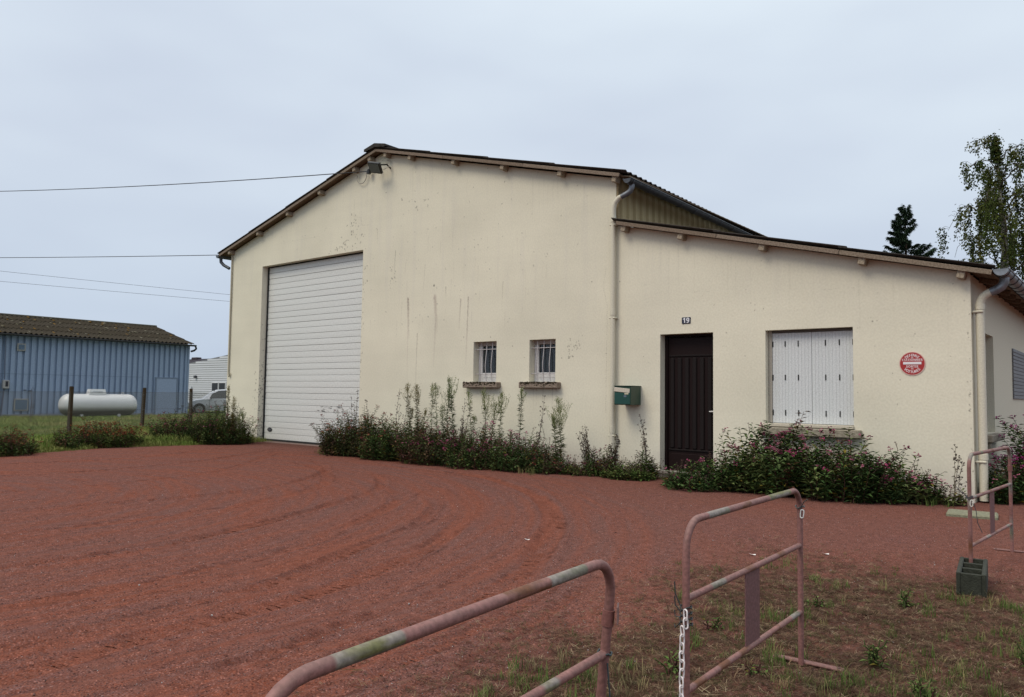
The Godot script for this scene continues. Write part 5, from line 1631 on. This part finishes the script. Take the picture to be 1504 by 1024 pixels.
func shrub(label: String, c: Vector3, rx: float, rz: float, h: float, o := {}) -> Node3D:
	var t := thing(o.get("name", "valerian_shrub"), label, o.get("cat", "shrub"), c, o.get("group", ""))
	var stem := Shape.new(); var leaf := Shape.new(); var fl := Shape.new()
	var n: int = int(o.get("stems", 120) * 1.75)
	var ll: float = o.get("leaf", .072)
	var dry: float = o.get("dry", .12)
	var fp: float = o.get("flowers", .3)
	var fcols: Array = o.get("fcols", [Color(.22, .05, .09), Color(.16, .045, .07), Color(.28, .09, .13)])
	var greens: Array = o.get("greens", GREENS)
	for k in n:
		var a := rf(0, TAU); var q := sqrt(rng.randf())
		var b := c + Vector3(cos(a) * rx * q, 0, sin(a) * rz * q)
		var dome := 1.0 - .55 * q * q
		var hh := h * dome * rf(.55, 1.08)
		var low: bool = rng.randf() < o.get("fill", .5)
		if low: hh *= rf(.45, .8)
		var out := Vector3(cos(a), 0, sin(a)) * q * rf(.05, .45) + Vector3(rf(-.3, .3), 0, rf(-.3, .3)) * (2.0 if low else 1.0)
		if b.z + out.z * hh < .12: out.z = absf(out.z)
		b.z = maxf(b.z, .12 if c.x < -1.7 else b.z)
		var is_dry := rng.randf() < dry
		var pts := []
		var m := 5
		for i in m + 1:
			var u := i / float(m)
			pts.append(b + Vector3(out.x * u * u, u, out.z * u * u) * hh + Vector3(rf(-.012, .012), 0, rf(-.012, .012)) * (1.0 if i > 0 else 0.0))
		stem.col = (Color(.07, .035, .03) if is_dry or rng.randf() < .35 else Color(.05, .07, .025)) * rf(.7, 1.3)
		stem.tube(pts, [.006, .0055, .005, .004, .0035, .0025], 3, false)
		var nl: int = int(hh * o.get("dens", 52.0))
		var base_col: Color = (DRYS[rng.randi() % 3] if is_dry else greens[rng.randi() % greens.size()]) * rf(.75, 1.5)
		var ph := rf(0, TAU)
		for i in nl:
			var u := (i + rng.randf()) / nl
			u = lerpf(.06, 1.0, u)
			if is_dry and rng.randf() < .4: continue
			var f := u * m; var e := mini(int(f), m - 1)
			var p: Vector3 = pts[e].lerp(pts[e + 1], f - e)
			var sd: Vector3 = (pts[e + 1] - pts[e]).normalized()
			var an := ph + i * 2.39
			var r := Vector3(cos(an), 0, sin(an))
			var d := (r * rf(.6, 1.0) + sd * rf(.1, .7) + Vector3(0, rf(-.35, .1), 0)).normalized()
			leaf.col = base_col * rf(.65, 1.4)
			if rng.randf() < .03: leaf.col = Color(.16, .13, .03)
			var s := ll * (1.15 - .55 * u) * rf(.7, 1.25)
			leaf.leaf(p + r * rf(0, .015), d, d.cross(Vector3.UP).normalized(), s * 1.25, s * o.get("fat", .52))
		if rng.randf() < fp and hh > h * .4:
			var tip: Vector3 = pts[m]
			var fc: Color = fcols[rng.randi() % fcols.size()]
			for w in o.get("heads", 3):
				var hc := tip + Vector3(rf(-.035, .035), rf(-.03, .03), rf(-.035, .035))
				for i in 7:
					fl.col = fc * rf(.6, 1.5)
					var d := Vector3(rf(-1, 1), rf(-.1, 1), rf(-1, 1)).normalized()
					fl.leaf(hc, d, d.cross(Vector3(rf(-1, 1), rf(-1, 1), .3)).normalized(), rf(.014, .026), rf(.010, .018))
		elif rng.randf() < o.get("seeds", .22):
			# spent seed heads on thin forks
			var tip: Vector3 = pts[m]
			stem.col = Color(.09, .065, .045)
			fl.col = Color(.08, .05, .045)
			for w in 3:
				var e := tip + Vector3(rf(-.06, .06), rf(.03, .12), rf(-.06, .06))
				stem.tube([tip, e], .0018, 3, false)
				for i in 3:
					var d := Vector3(rf(-1, 1), rf(-.2, 1), rf(-1, 1)).normalized()
					fl.leaf(e, d, d.cross(Vector3(.3, rf(-1, 1), .5)).normalized(), .018, .013)
	put("stems", stem, M.stem, t, "stuff")
	put("foliage", leaf, M.leaf, t, "stuff")
	if fl.V.size() > 0: put("flowers", fl, M.petal, t, "stuff")
	return t

func tall_weed(label: String, at: Vector3, h0: float, pan0: float, tone_ := 0, leafy := 1.0) -> Node3D:
	# upright stems, narrow leaves, and a branching pale plume at the top of each
	var t := thing("tall_fleabane", label, "weed", at, "tall weeds along the wall")
	var stem := Shape.new(); var leaf := Shape.new(); var bud := Shape.new()
	var hue := rf(.8, 1.25)
	var many := 1 + int(rng.randf() * 2.6)
	for part in many:
		var h := h0 * (1.0 if part == 0 else rf(.55, .93))
		var pan := pan0 * (1.0 if part == 0 else rf(.5, 1.2))
		var o0 := at + (Vector3.ZERO if part == 0 else Vector3(rf(-.16, .16), 0, rf(-.12, .12)))
		var full := rf(.55, 1.25)
		var lean := Vector3(rf(-.12, .12), 0, rf(-.04, .10)) * (.5 if part == 0 else 1.4)
		var wide := rf(.22, .55)
		var g: Color = [Color(.10, .13, .045), Color(.13, .12, .045), Color(.065, .10, .034)][tone_] * hue
		var pale: Color = ([Color(.27, .29, .14), Color(.24, .20, .08), Color(.20, .24, .10)][tone_]).lerp(g, rf(0, .5))
		var pts := []
		for k in 9:
			var u := k / 8.0
			pts.append(o0 + Vector3(0, h * u, 0) + lean * u * u * h + Vector3(rf(-.010, .010), 0, rf(-.01, .01)) * minf(k, 1))
		stem.col = g * .8
		stem.tube(pts, [.009, .0085, .008, .007, .006, .005, .004, .003, .002], 4, false)
		var pt := func(u: float) -> Vector3:
			var f := clampf(u, 0, .999) * 8.0
			return pts[int(f)].lerp(pts[int(f) + 1], f - int(f))
		for k in int(170 * leafy * h):
			var u := rf(.04, 1.0 - pan * .6)
			var a := k * 2.4
			var d := Vector3(cos(a), rf(-.2, .8), sin(a)).normalized()
			leaf.col = g * rf(.5, 1.15)
			if u < .3 and rng.randf() < .5: leaf.col = Color(.14, .095, .045) * rf(.6, 1.1)
			leaf.leaf(pt.call(u), d, d.cross(Vector3.UP).normalized(), rf(.05, .13) * (1.15 - .5 * u), rf(.011, .02))
		var nb := int((20 * pan / .35 + 6) * rf(.6, 1.1))
		for k in nb:
			var u := clampf(lerpf(1.0 - pan, .99, k / float(nb)) + rf(-.02, .02), .2, .99)
			var a := k * 2.4 + rf(-.8, .8)
			var o: Vector3 = pt.call(u)
			var v := (u - (1.0 - pan)) / pan
			var ln := h * pan * .82 * (1.08 - v) * rf(.45, 1.1)
			var sp := wide * rf(.6, 1.4)
			var d := Vector3(cos(a) * sp, 1.0, sin(a) * sp).normalized()
			stem.col = g
			var e := o + d * ln
			stem.tube([o, o + d * ln * .5 + Vector3(cos(a), 0, sin(a)) * ln * .08, e], .0022, 3, false)
			for i in int((6 + ln * 70) * full):
				var w := rf(.3, 1.0)
				var p := o.lerp(e, w) + Vector3(rng.randfn(0, .014), rng.randfn(0, .02), rng.randfn(0, .014))
				bud.col = pale * rf(.55, 1.3)
				var bd := Vector3(rf(-.5, .5), 1, rf(-.5, .5)).normalized()
				bud.leaf(p, bd, bd.cross(Vector3(rf(-1, 1), .2, rf(-1, 1))).normalized(), rf(.015, .03), rf(.008, .014))
	put("stem", stem, M.stem, t)
	put("leaves", leaf, M.leaf, t, "stuff")
	put("plume", bud, M.leaf, t, "stuff")
	return t

func dry_stalk(label: String, at: Vector3, h: float, lean: Vector3, n: int, group := "dry seeded stalks along the wall") -> Node3D:
	var t := thing("dry_stalk", label, "weed", at, group)
	var stem := Shape.new(); var sd := Shape.new()
	for k in n:
		var b := at + Vector3(rf(-.06, .06), 0, rf(-.05, .05)) * minf(n - 1, 1)
		var hh := h * (1.0 if k == 0 else rf(.55, .95))
		var l := lean + Vector3(rf(-.1, .1), 0, rf(-.06, .06)) * (0.0 if k == 0 else 1.0)
		var pts := []
		for i in 8:
			var u := i / 7.0
			pts.append(b + Vector3(l.x * u * u, u, l.z * u * u) * hh + Vector3(rf(-.006, .006), 0, rf(-.006, .006)))
		stem.col = [Color(.08, .055, .04), Color(.05, .035, .03), Color(.12, .10, .06)][rng.randi() % 3]
		stem.tube(pts, [.0055, .005, .0045, .004, .0035, .003, .0025, .002], 3, false)
		for i in int(18 * hh) + 4:
			var u := rf(.35, 1.0); var f := minf(u, .999) * 7.0
			var o: Vector3 = pts[int(f)].lerp(pts[int(f) + 1], f - int(f))
			var e := o + Vector3(rf(-1, 1), rf(.3, 1.2), rf(-1, 1)).normalized() * rf(.02, .10) * (1.2 - u * .6)
			stem.tube([o, e], .0016, 3, false)
			sd.col = Color(.05, .034, .03) * rf(.6, 1.6)
			for w in 5:
				var d := Vector3(rf(-1, 1), rf(-1, 1), rf(-1, 1)).normalized()
				sd.leaf(e, d, d.cross(Vector3(.3, rf(-1, 1), .6)).normalized(), rf(.012, .022), rf(.010, .016))
	put("stems", stem, M.stem, t)
	put("seed_heads", sd, M.petal, t, "stuff")
	return t

func shrubs():
	var pinks := [Color(.34, .07, .15), Color(.22, .05, .10), Color(.42, .15, .22)]
	var reds := [Color(.26, .07, .055), Color(.34, .13, .08), Color(.20, .06, .06)]
	var G := "shrubs along the front wall"
	# the long clump between roller door and downpipe
	shrub("dark flowering shrub beside the right edge of the roller door", Vector3(-12.85, 0, .95), .80, .70, 1.0, {"group": G, "fcols": reds, "flowers": .35, "heads": 4, "dry": .16, "stems": 185, "leaf": .08, "greens": BROWNGREENS})
	shrub("dense shrub second from the roller door with faded heads", Vector3(-11.5, 0, .95), .82, .75, .88, {"group": G, "fcols": reds, "flowers": .18, "dry": .14, "stems": 175, "leaf": .095, "fat": .45})
	shrub("very dark shrub with dried centre under the left barred window's weeds", Vector3(-10.35, 0, 1.0), .72, .75, .80, {"group": G, "flowers": .15, "dry": .3, "stems": 165, "leaf": .08, "greens": BROWNGREENS, "fcols": pinks})
	shrub("pink flowering shrub below the left barred window", Vector3(-9.3, 0, 1.0), .70, .75, .76, {"group": G, "flowers": .42, "heads": 5, "dry": .12, "stems": 140, "leaf": .07, "fcols": pinks})
	shrub("rounded green shrub below the right barred window", Vector3(-8.4, 0, .9), .55, .65, .70, {"group": G, "flowers": .3, "dry": .12, "stems": 120, "leaf": .08, "fat": .45, "greens": [Color(.05, .085, .03), Color(.075, .105, .04)], "fcols": pinks})
	shrub("low reddish undergrowth at the right end of the long clump", Vector3(-7.8, 0, .95), .36, .42, .36, {"group": G, "flowers": .25, "dry": .35, "stems": 80, "fcols": reds})
	# right of the door
	shrub("low leafy green plant at the foot of the brown door", Vector3(-4.98, 0, 1.15), .45, .55, .42, {"group": G, "flowers": .2, "dry": .03, "stems": 90, "leaf": .075, "fat": .6, "fcols": pinks, "greens": [Color(.04, .075, .025), Color(.055, .085, .03)]})
	shrub("upright shrub with pink heads between the brown door and shutters", Vector3(-4.45, 0, .75), .50, .55, .86, {"group": G, "flowers": .35, "dry": .06, "stems": 58, "leaf": .11, "heads": 7, "fcols": pinks})
	shrub("tallest pink flowering shrub under the left white shutter", Vector3(-3.82, 0, .78), .52, .62, 1.08, {"group": G, "flowers": .45, "dry": .06, "stems": 66, "leaf": .115, "heads": 8, "fcols": pinks})
	shrub("dense dark shrub under the right white shutter", Vector3(-3.12, 0, .78), .55, .62, .96, {"group": G, "flowers": .42, "dry": .06, "stems": 74, "leaf": .105, "heads": 7, "fcols": pinks})
	shrub("sprawling shrub below and left of the red round sign", Vector3(-2.58, 0, .60), .45, .45, .64, {"group": G, "flowers": .4, "heads": 6, "dry": .08, "stems": 62, "leaf": .095, "fcols": pinks})
	shrub("lowest shrub tapering off beneath the red round sign", Vector3(-2.26, 0, .42), .26, .28, .42, {"group": G, "flowers": .25, "dry": .22, "stems": 60, "fcols": pinks})
	shrub("small green weed tuft at the right corner of the lean-to", Vector3(-1.86, 0, .45), .14, .16, .26, {"name": "corner_weed", "cat": "weed", "flowers": .0, "dry": .1, "stems": 16, "greens": [Color(.06, .085, .03), Color(.08, .09, .035)]})
	# flank
	shrub("tall magenta flowering shrub along the right flank wall", Vector3(-.95, 0, -1.6), .50, 1.2, 1.12, {"group": "shrubs on the right flank", "flowers": .85, "heads": 6, "dry": .03, "stems": 190, "leaf": .095, "greens": [Color(.06, .10, .03), Color(.085, .125, .04)], "fcols": [Color(.46, .08, .27), Color(.36, .06, .2)]})
	shrub("leafy shrub hugging the right downpipe", Vector3(-1.42, 0, -.5), .2, .45, .62, {"group": "shrubs on the right flank", "flowers": .3, "dry": .05, "stems": 60, "leaf": .08, "fat": .62, "fcols": pinks, "greens": [Color(.04, .07, .025), Color(.05, .08, .03)]})
	# left of the roller door
	shrub("big dark green bush at the left corner of the hall", Vector3(-17.75, 0, 1.25), .85, .7, 1.0, {"name": "corner_bush", "flowers": .12, "dry": .08, "stems": 190, "leaf": .07, "fcols": pinks})
	shrub("pinkish brown bush left of the big corner bush", Vector3(-18.8, 0, 1.75), .85, .7, .80, {"name": "corner_bush", "flowers": .55, "dry": .3, "stems": 150, "fcols": [Color(.17, .055, .06), Color(.13, .06, .05), Color(.3, .04, .12)]})
	shrub("rusty red flowering clump below the gas tank", Vector3(-18.3, 0, 3.75), .75, .75, .66, {"name": "rusty_clump", "flowers": .85, "dry": .2, "stems": 150, "heads": 5, "fcols": [Color(.20, .06, .03), Color(.26, .09, .045), Color(.15, .045, .03)], "greens": [Color(.06, .085, .025), Color(.045, .065, .02)]})
	shrub("reddish brown clump at the left edge of the yard", Vector3(-17.2, 0, 6.25), .7, .65, .58, {"name": "rusty_clump", "flowers": .8, "dry": .25, "stems": 140, "heads": 4, "fcols": [Color(.16, .06, .04), Color(.20, .075, .05), Color(.11, .04, .03)]})
	shrub("small dark leafy plant in front of the nearest fence post", Vector3(-17.95, 0, 4.75), .3, .3, .46, {"name": "lawn_weed", "cat": "weed", "flowers": .3, "dry": .15, "stems": 50, "fcols": [Color(.15, .05, .04)]})

func weeds():
	tall_weed("olive plumed weed, first of the tall ones from the roller door", Vector3(-11.67, 0, .55), 1.50, .28, 1)
	tall_weed("olive plumed weed close beside the first tall one", Vector3(-11.38, 0, .6), 1.46, .3, 1)
	tall_weed("thin pale weed with small double plume, third from the left", Vector3(-11.09, 0, .5), 1.50, .24, 0, .5)
	tall_weed("thin pale weed just right of the double plume", Vector3(-10.88, 0, .55), 1.50, .24, 0, .5)
	tall_weed("thinner green weed leaning at the left of the tallest", Vector3(-10.58, 0, .6), 1.46, .4, 2, .8)
	tall_weed("tallest leafy green weed left of the barred windows", Vector3(-10.29, 0, .7), 1.63, .34, 2, 1.5)
	tall_weed("tall weed touching the sill of the left barred window", Vector3(-9.89, 0, .6), 1.38, .3, 0, .6)
	tall_weed("pale spreading weed under the left barred window", Vector3(-9.55, 0, .6), 1.38, .42, 0, .6)
	tall_weed("pale spreading weed at the right under the left window", Vector3(-9.25, 0, .55), 1.32, .38, 0, .6)
	tall_weed("single slim plume standing between the two barred windows", Vector3(-8.82, 0, .5), 1.43, .22, 2, .9)
	tall_weed("bushy pale plumed weed standing alone left of the downpipe", Vector3(-7.81, 0, .6), 1.24, .5, 0, 1.3)
	tall_weed("tall olive weed above the bush at the left corner", Vector3(-17.52, 0, 1.2), 1.40, .22, 1, 1.2)
	tall_weed("shorter broad olive weed above the bush at the left corner", Vector3(-17.18, 0, 1.25), 1.16, .3, 1, 1.5)
	tall_weed("low olive weed at the right side of the corner bush", Vector3(-16.95, 0, 1.1), .78, .3, 0, 1.2)
	dry_stalk("dark dry stalk rising in front of the roller door's right edge", Vector3(-13.45, 0, .6), 1.38, Vector3(.03, 0, 0), 2)
	dry_stalk("dry branching stalks right of the roller door", Vector3(-12.95, 0, .55), 1.16, Vector3(-.06, 0, 0), 3)
	dry_stalk("dark dry stalk leaning beside the first olive weed", Vector3(-11.95, 0, .6), 1.40, Vector3(.08, 0, 0), 3)
	dry_stalk("dark brittle stalks right of the tallest green weed", Vector3(-10.05, 0, .7), 1.2, Vector3(.05, 0, 0), 5)
	dry_stalk("thin dark stalk bending below the right barred window", Vector3(-8.35, 0, .6), 1.29, Vector3(.10, 0, 0), 2)
	dry_stalk("fan of dark dry stalks left of the downpipe", Vector3(-7.25, 0, .6), .82, Vector3(-.14, 0, 0), 12)
	dry_stalk("upright dark dry stalks right of the downpipe", Vector3(-6.75, 0, .6), .66, Vector3(.10, 0, 0), 9)
	dry_stalk("thin arching stalk between letter box and brown door", Vector3(-6.12, 0, .6), 1.0, Vector3(-.14, 0, 0), 4)
	dry_stalk("dry dotted stalks at the right corner of the lean-to", Vector3(-1.84, 0, .5), .74, Vector3(.04, 0, 0), 3)
	dry_stalk("dead brown stalks on the lawn near the blue shed's wall vent", Vector3(-30.5, 0, 1.2), 1.35, Vector3(.05, 0, 0), 5, "dry stalks on the lawn")
	var gr := [Color(.055, .085, .025), Color(.07, .10, .03), Color(.09, .105, .035)]
	shrub("dark dried leafy weed at the foot of the downpipe", Vector3(-6.95, 0, .62), .32, .25, .52, {"name": "wall_weed", "cat": "weed", "flowers": .2, "dry": .55, "stems": 70})
	shrub("bright green low weeds left of the brown door", Vector3(-6.35, 0, .85), .42, .28, .24, {"name": "wall_weed", "cat": "weed", "flowers": .0, "dry": .02, "stems": 90, "greens": gr, "fat": .7})
	shrub("yellow green upright weeds beside the brown door's left jamb", Vector3(-6.18, 0, .6), .22, .2, .46, {"name": "wall_weed", "cat": "weed", "flowers": .0, "dry": .1, "stems": 40, "greens": gr})
	shrub("low weeds under the fan of dry stalks", Vector3(-7.25, 0, .9), .4, .25, .22, {"name": "wall_weed", "cat": "weed", "flowers": .05, "dry": .3, "stems": 60, "greens": gr})
	# weeds in the dirt by the barriers
	var k := 0
	for q in [[-1.9, 7.35, .10, "small green weed in the dirt left of the chain"], [-1.72, 8.15, .16, "grassy weed tuft just left of the chained post"], [-1.62, 6.5, .10, "low weed behind the middle barrier panel"], [-1.05, 7.4, .16, "upright weed beside the middle barrier's foot"],
			[-.78, 7.7, .14, "lone weed in the dirt right of the middle barrier"], [-.60, 7.95, .12, "low weed near the bottom right edge"], [-1.18, 6.1, .16, "thin weed standing before the far block"], [-.45, 6.9, .16, "thin tall weed at the far right of the dirt"], [-1.45, 7.9, .07, "tiny weed under the middle barrier"]]:
		shrub(q[3], Vector3(q[0], .005, q[1]), .045, .045, q[2] * rf(.7, 1.0), {"name": "dirt_weed", "cat": "weed", "flowers": 0.0, "dry": .1, "stems": 5, "leaf": .028, "dens": 110.0, "seeds": 0.0, "fill": .2, "greens": [Color(.07, .11, .03), Color(.09, .125, .04)], "group": "weeds in the dirt patch"})

# ------------------------------------------------------------------ ground cover
func tuft(blades: int, h: float, w: float, spread: float) -> Mesh:
	var sh := Shape.new()
	for k in blades:
		var a := rf(0, TAU)
		var b := Vector3(rf(-spread, spread), 0, rf(-spread, spread))
		var l := h * rf(.5, 1.1)
		var d := Vector3(cos(a), 0, sin(a))
		var s := Vector3(-sin(a), 0, cos(a)) * w * .5
		var v := rf(.7, 1.3)
		sh.col = Color(v, v, v)
		var m := b + Vector3(0, l * .6, 0) + d * l * .15
		var tip := b + Vector3(0, l * .95, 0) + d * l * .5
		sh.quad(b - s, b + s, m + s * .7, m - s * .7, d)
		sh.tri(m - s * .7, m + s * .7, tip, d)
	return sh.mesh()

func scatter(called: String, label: String, cat: String, me: Mesh, m: Material, places: Array, cols: Array):
	var mm := MultiMesh.new()
	mm.transform_format = MultiMesh.TRANSFORM_3D
	mm.use_colors = true
	mm.mesh = me
	mm.instance_count = places.size()
	for i in places.size():
		mm.set_instance_transform(i, places[i])
		mm.set_instance_color(i, cols[i])
	var o := MultiMeshInstance3D.new()
	o.name = numbered(self, called)
	o.multimesh = mm
	o.material_override = m
	o.set_meta("kind", "stuff")
	add_child(o, true)
	tag(o, label, cat)

func lawn_cover():
	var me := tuft(12, .11, .011, .09)
	var P := []; var C := []
	for k in 26000:
		var u := pow(rng.randf(), 1.6)
		var z := rf(-9.5, 9.0)
		var x := lawn_edge(z) + rf(-.1, .05) - u * 21.0
		if x < -37.5: continue
		if x > -19.75 and z < -.05: continue
		if z > 8.0 - (x + 17.0) * .1 and x < -25: continue
		P.append(Transform3D(Basis(Vector3.UP, rf(0, TAU)).scaled(Vector3.ONE * rf(.5, 1.35)), Vector3(x, lawn_y(x, z) - .01, z)))
		var n := nz_a.get_noise_2d(x * 2.2, z * 2.2)
		C.append(Color(.135, .195, .042).lerp(Color(.27, .25, .095), clampf(.4 + n * .9 + rf(-.2, .2), 0, 1)))
	scatter("lawn_grass", "mown patchy green grass between yard and blue shed", "grass", me, M.leaf, P, C)
	# longer growth at the edge of the yard
	var m2 := tuft(16, .26, .014, .10)
	P = []; C = []
	for k in 1700:
		var z := rf(.5, 9.0)
		var d := absf(rng.randfn(0, .55))
		var x := lawn_edge(z) - d + .05
		if nz_a.get_noise_2d(x * 4.0, z * 4.0) < -.12: continue
		P.append(Transform3D(Basis(Vector3.UP, rf(0, TAU)).scaled(Vector3.ONE * rf(.35, 1.0) * (.55 + minf(d, .5))), Vector3(x, lawn_y(x, z) - .015, z)))
		C.append(Color(.09, .16, .03).lerp(Color(.27, .25, .09), rng.randf() * .8))
	scatter("edge_grass", "longer unkempt grass along the lawn's edge by the gravel", "grass", m2, M.leaf, P, C)

func yard_cover():
	# loose stones on the near gravel
	var st := Shape.new()
	var oc := [Vector3(1, 0, 0), Vector3(0, .6, 0), Vector3(0, 0, .8), Vector3(-.9, 0, 0), Vector3(0, -.6, 0), Vector3(0, 0, -.85)]
	for f in [[0, 1, 2], [2, 1, 3], [3, 1, 5], [5, 1, 0], [0, 2, 4], [2, 3, 4], [3, 5, 4], [5, 0, 4]]:
		st.col = Color.WHITE
		st.tri(oc[f[0]], oc[f[1]], oc[f[2]], oc[f[0]] + oc[f[1]] + oc[f[2]])
	var me := st.mesh()
	var P := []; var C := []
	for k in 60000:
		var u := pow(rng.randf(), 1.35)
		var a := rf(-.05, 1.42)
		var r := 2.3 + u * 9.0
		var x := -sin(a) * r + .3; var z := 11.488 - cos(a) * r
		if z < .8 or x < -17: continue
		var i := clampi(int((x - YX0) / YC), 0, YNX - 1); var j := clampi(int((z - YZ0) / YC), 0, YNZ - 1)
		if tone[j * YNX + i] > .62 and rng.randf() < .75: continue
		var s := rf(.0022, .0052) * (1.0 if rng.randf() < .97 else 1.9)
		P.append(Transform3D(Basis.from_euler(Vector3(rf(0, 6), rf(0, 6), rf(0, 6))).scaled(Vector3.ONE * s), Vector3(x, yard_y(x, z) + s * .25, z)))
		var c := Color(.17, .078, .062).lerp(Color(.23, .14, .125), rng.randf())
		if rng.randf() < .04: c = Color(.34, .31, .30)
		elif rng.randf() < .2: c = Color(.09, .06, .055)
		C.append(c)
	scatter("loose_stones", "loose red and grey stones lying on the gravel yard", "stones", me, M.stem, P, C)
	# tread marks pressed into the ruts
	var tr := Shape.new()
	for sg in [-1.0, 1.0]:
		tr.quad(Vector3(0, .0, -.006), Vector3(sg, .0, -.5), Vector3(sg, .0, .3), Vector3(0, .55, .35), Vector3.UP)
		tr.quad(Vector3(0, .55, .35), Vector3(sg, .0, .3), Vector3(sg, .0, .9), Vector3(0, .0, 1.0), Vector3.UP)
	var mt := tr.mesh()
	P = []; C = []
	for q in [[[[-2.95, 10.8], [-2.99, 9.18], [-3.06, 8.79], [-3.17, 8.06], [-3.46, 7.17], [-4.07, 6.05], [-4.63, 5.12], [-5.59, 4.02]], .085], [[[-3.9, 11.2], [-3.96, 10.22], [-4.08, 9.56], [-4.12, 8.73], [-4.31, 7.82], [-4.76, 6.7]], .07],
			[[[-4.5, 11.2], [-4.48, 9.6], [-4.57, 8.92], [-4.65, 8.27], [-5.18, 7.1], [-5.62, 6.08]], .06], [[[-6.5, 11.2], [-6.4, 9.47], [-6.35, 8.53], [-6.56, 7.62], [-7.05, 6.38]], .07], [[[-2.65, 10.6], [-2.75, 9.2], [-2.98, 7.8], [-3.4, 6.5]], .05]]:
		var cv := spline(q[0])
		var ln := cv.get_baked_length()
		for k in int(ln / .034):
			var s := k * .034
			if nz_b.get_noise_2d(s * .8, q[1] * 500.0) < -.12: continue
			var p := cv.sample_baked(s, true)
			var t := (cv.sample_baked(minf(s + .05, ln), true) - cv.sample_baked(maxf(s - .05, 0), true)).normalized()
			var b := Basis(Vector3(t.z, 0, -t.x) * q[1], Vector3(0, rf(.006, .012), 0), t * .024)
			P.append(Transform3D(b, Vector3(p.x, yard_y(p.x, p.z) - .001, p.z)))
			C.append(Color(.37, .145, .10) * rf(.85, 1.1))
	scatter("tread_marks", "chevron tyre tread marks pressed into the red gravel ruts", "tread marks", mt, M.gravel, P, C)
	# dead straw and litter of the dirt patch
	var sw := Shape.new()
	for k in 5:
		var a := rf(0, TAU)
		var d := Vector3(cos(a), rf(.0, .3), sin(a)) * rf(.6, 1.0)
		var b := Vector3(rf(-.4, .4), .03, rf(-.4, .4))
		var s := Vector3(-sin(a), 0, cos(a)) * .028
		var v := rf(.6, 1.3); sw.col = Color(v, v, v)
		sw.quad(b - s, b + s, b + d + s * .5, b + d - s * .5, Vector3.UP)
	var mw := sw.mesh()
	P = []; C = []
	for k in 150000:
		var x := rf(-3.0, 1.2); var z := rf(4.3, 11.0)
		var so := soil_mask(x, z)
		if rng.randf() > so * (.8 + .7 * nz_b.get_noise_2d(x * 2.4, z * 2.4)) and rng.randf() > .03: continue
		P.append(Transform3D(Basis.from_euler(Vector3(rf(-.25, .25), rf(0, TAU), rf(-.25, .25))).scaled(Vector3.ONE * rf(.014, .042) * (1.0 if rng.randf() < .95 else 1.8)), Vector3(x, yard_y(x, z) + .004, z)))
		var c := Color(.050, .028, .02).lerp(Color(.21, .14, .085), pow(rng.randf(), 1.9))
		if rng.randf() < .05: c = Color(.32, .25, .16)
		if rng.randf() < .14: c = Color(.045, .055, .018)
		C.append(c)
	scatter("dead_straw", "matted brown straw and dead moss over the dirt patch", "straw", mw, M.stem, P, C)
	# grass coming up through it
	var mg := tuft(14, .09, .0045, .035)
	P = []; C = []
	for k in 3800:
		var x := rf(-2.9, .8); var z := rf(4.2, 9.6)
		var so := soil_mask(x, z)
		if rng.randf() > so * clampf(-.10 + 3.0 * nz_a.get_noise_2d(x * 7.0, z * 7.0), .04, 1): continue
		P.append(Transform3D(Basis(Vector3.UP, rf(0, TAU)).scaled(Vector3(1, rf(.5, 1.3), 1) * rf(.35, .95)), Vector3(x, yard_y(x, z), z)))
		C.append(Color(.075, .13, .03).lerp(Color(.26, .20, .10), rng.randf() if rng.randf() < .4 else 0.1))
	for k in 75:
		var x := rf(-2.2, -1.6) + rng.randfn(0, .12); var z := rf(8.2, 9.3)
		P.append(Transform3D(Basis(Vector3.UP, rf(0, TAU)).scaled(Vector3.ONE * rf(.35, 1.0)), Vector3(x, yard_y(x, z), z)))
		C.append([Color(.24, .19, .10), Color(.06, .11, .03), Color(.18, .15, .08)][rng.randi() % 3])
	scatter("sparse_grass", "sparse green and straw grass tufts in the dirt patch", "grass", mg, M.leaf, P, C)
	# growth at the foot of the walls
	var mf := tuft(12, .15, .010, .06)
	P = []; C = []
	for k in 1100:
		var x := rf(-13.6, -1.8)
		if x > -6.3 and x < -5.2: continue
		var z := .1 + absf(rng.randfn(0, .35)) + (.9 if x < -7.6 else (.45 if x > -5.0 and x < -2.8 else .25)) * rng.randf()
		if nz_a.get_noise_2d(x * 5.0, z * 5.0) < -.1: continue
		P.append(Transform3D(Basis(Vector3.UP, rf(0, TAU)).scaled(Vector3.ONE * rf(.4, 1.1)), Vector3(x, yard_y(x, z) - .005, z)))
		C.append(Color(.075, .12, .03).lerp(Color(.19, .15, .07), pow(rng.randf(), 1.6)))
	scatter("wall_grass", "straggling grass growing along the foot of the front wall", "grass", mf, M.leaf, P, C)
	# scraps of white paper and leaf litter
	for q in [[-2.55, 5.2, "white paper scrap lying nearest the middle barrier"], [-2.1, 4.75, "white paper scrap farther right on the gravel"], [-4.3, 6.0, "small white scrap on the open gravel"]]:
		var t := thing("paper_scrap", q[2], "litter", Vector3(q[0], 0, q[1]), "white scraps on the gravel")
		var sc := Shape.new(); sc.col = Color(.7, .68, .66)
		var o := Vector3(q[0], yard_y(q[0], q[1]) + .006, q[1])
		sc.quad(o, o + Vector3(.035, .008, .004), o + Vector3(.04, .002, .022), o + Vector3(.006, .004, .024), Vector3.UP)
		sc.quad(o, o + Vector3(.006, .004, .024), o + Vector3(-.02, .012, .02), o + Vector3(-.018, .002, .002), Vector3.UP)
		put("scrap", sc, M.stem, t)
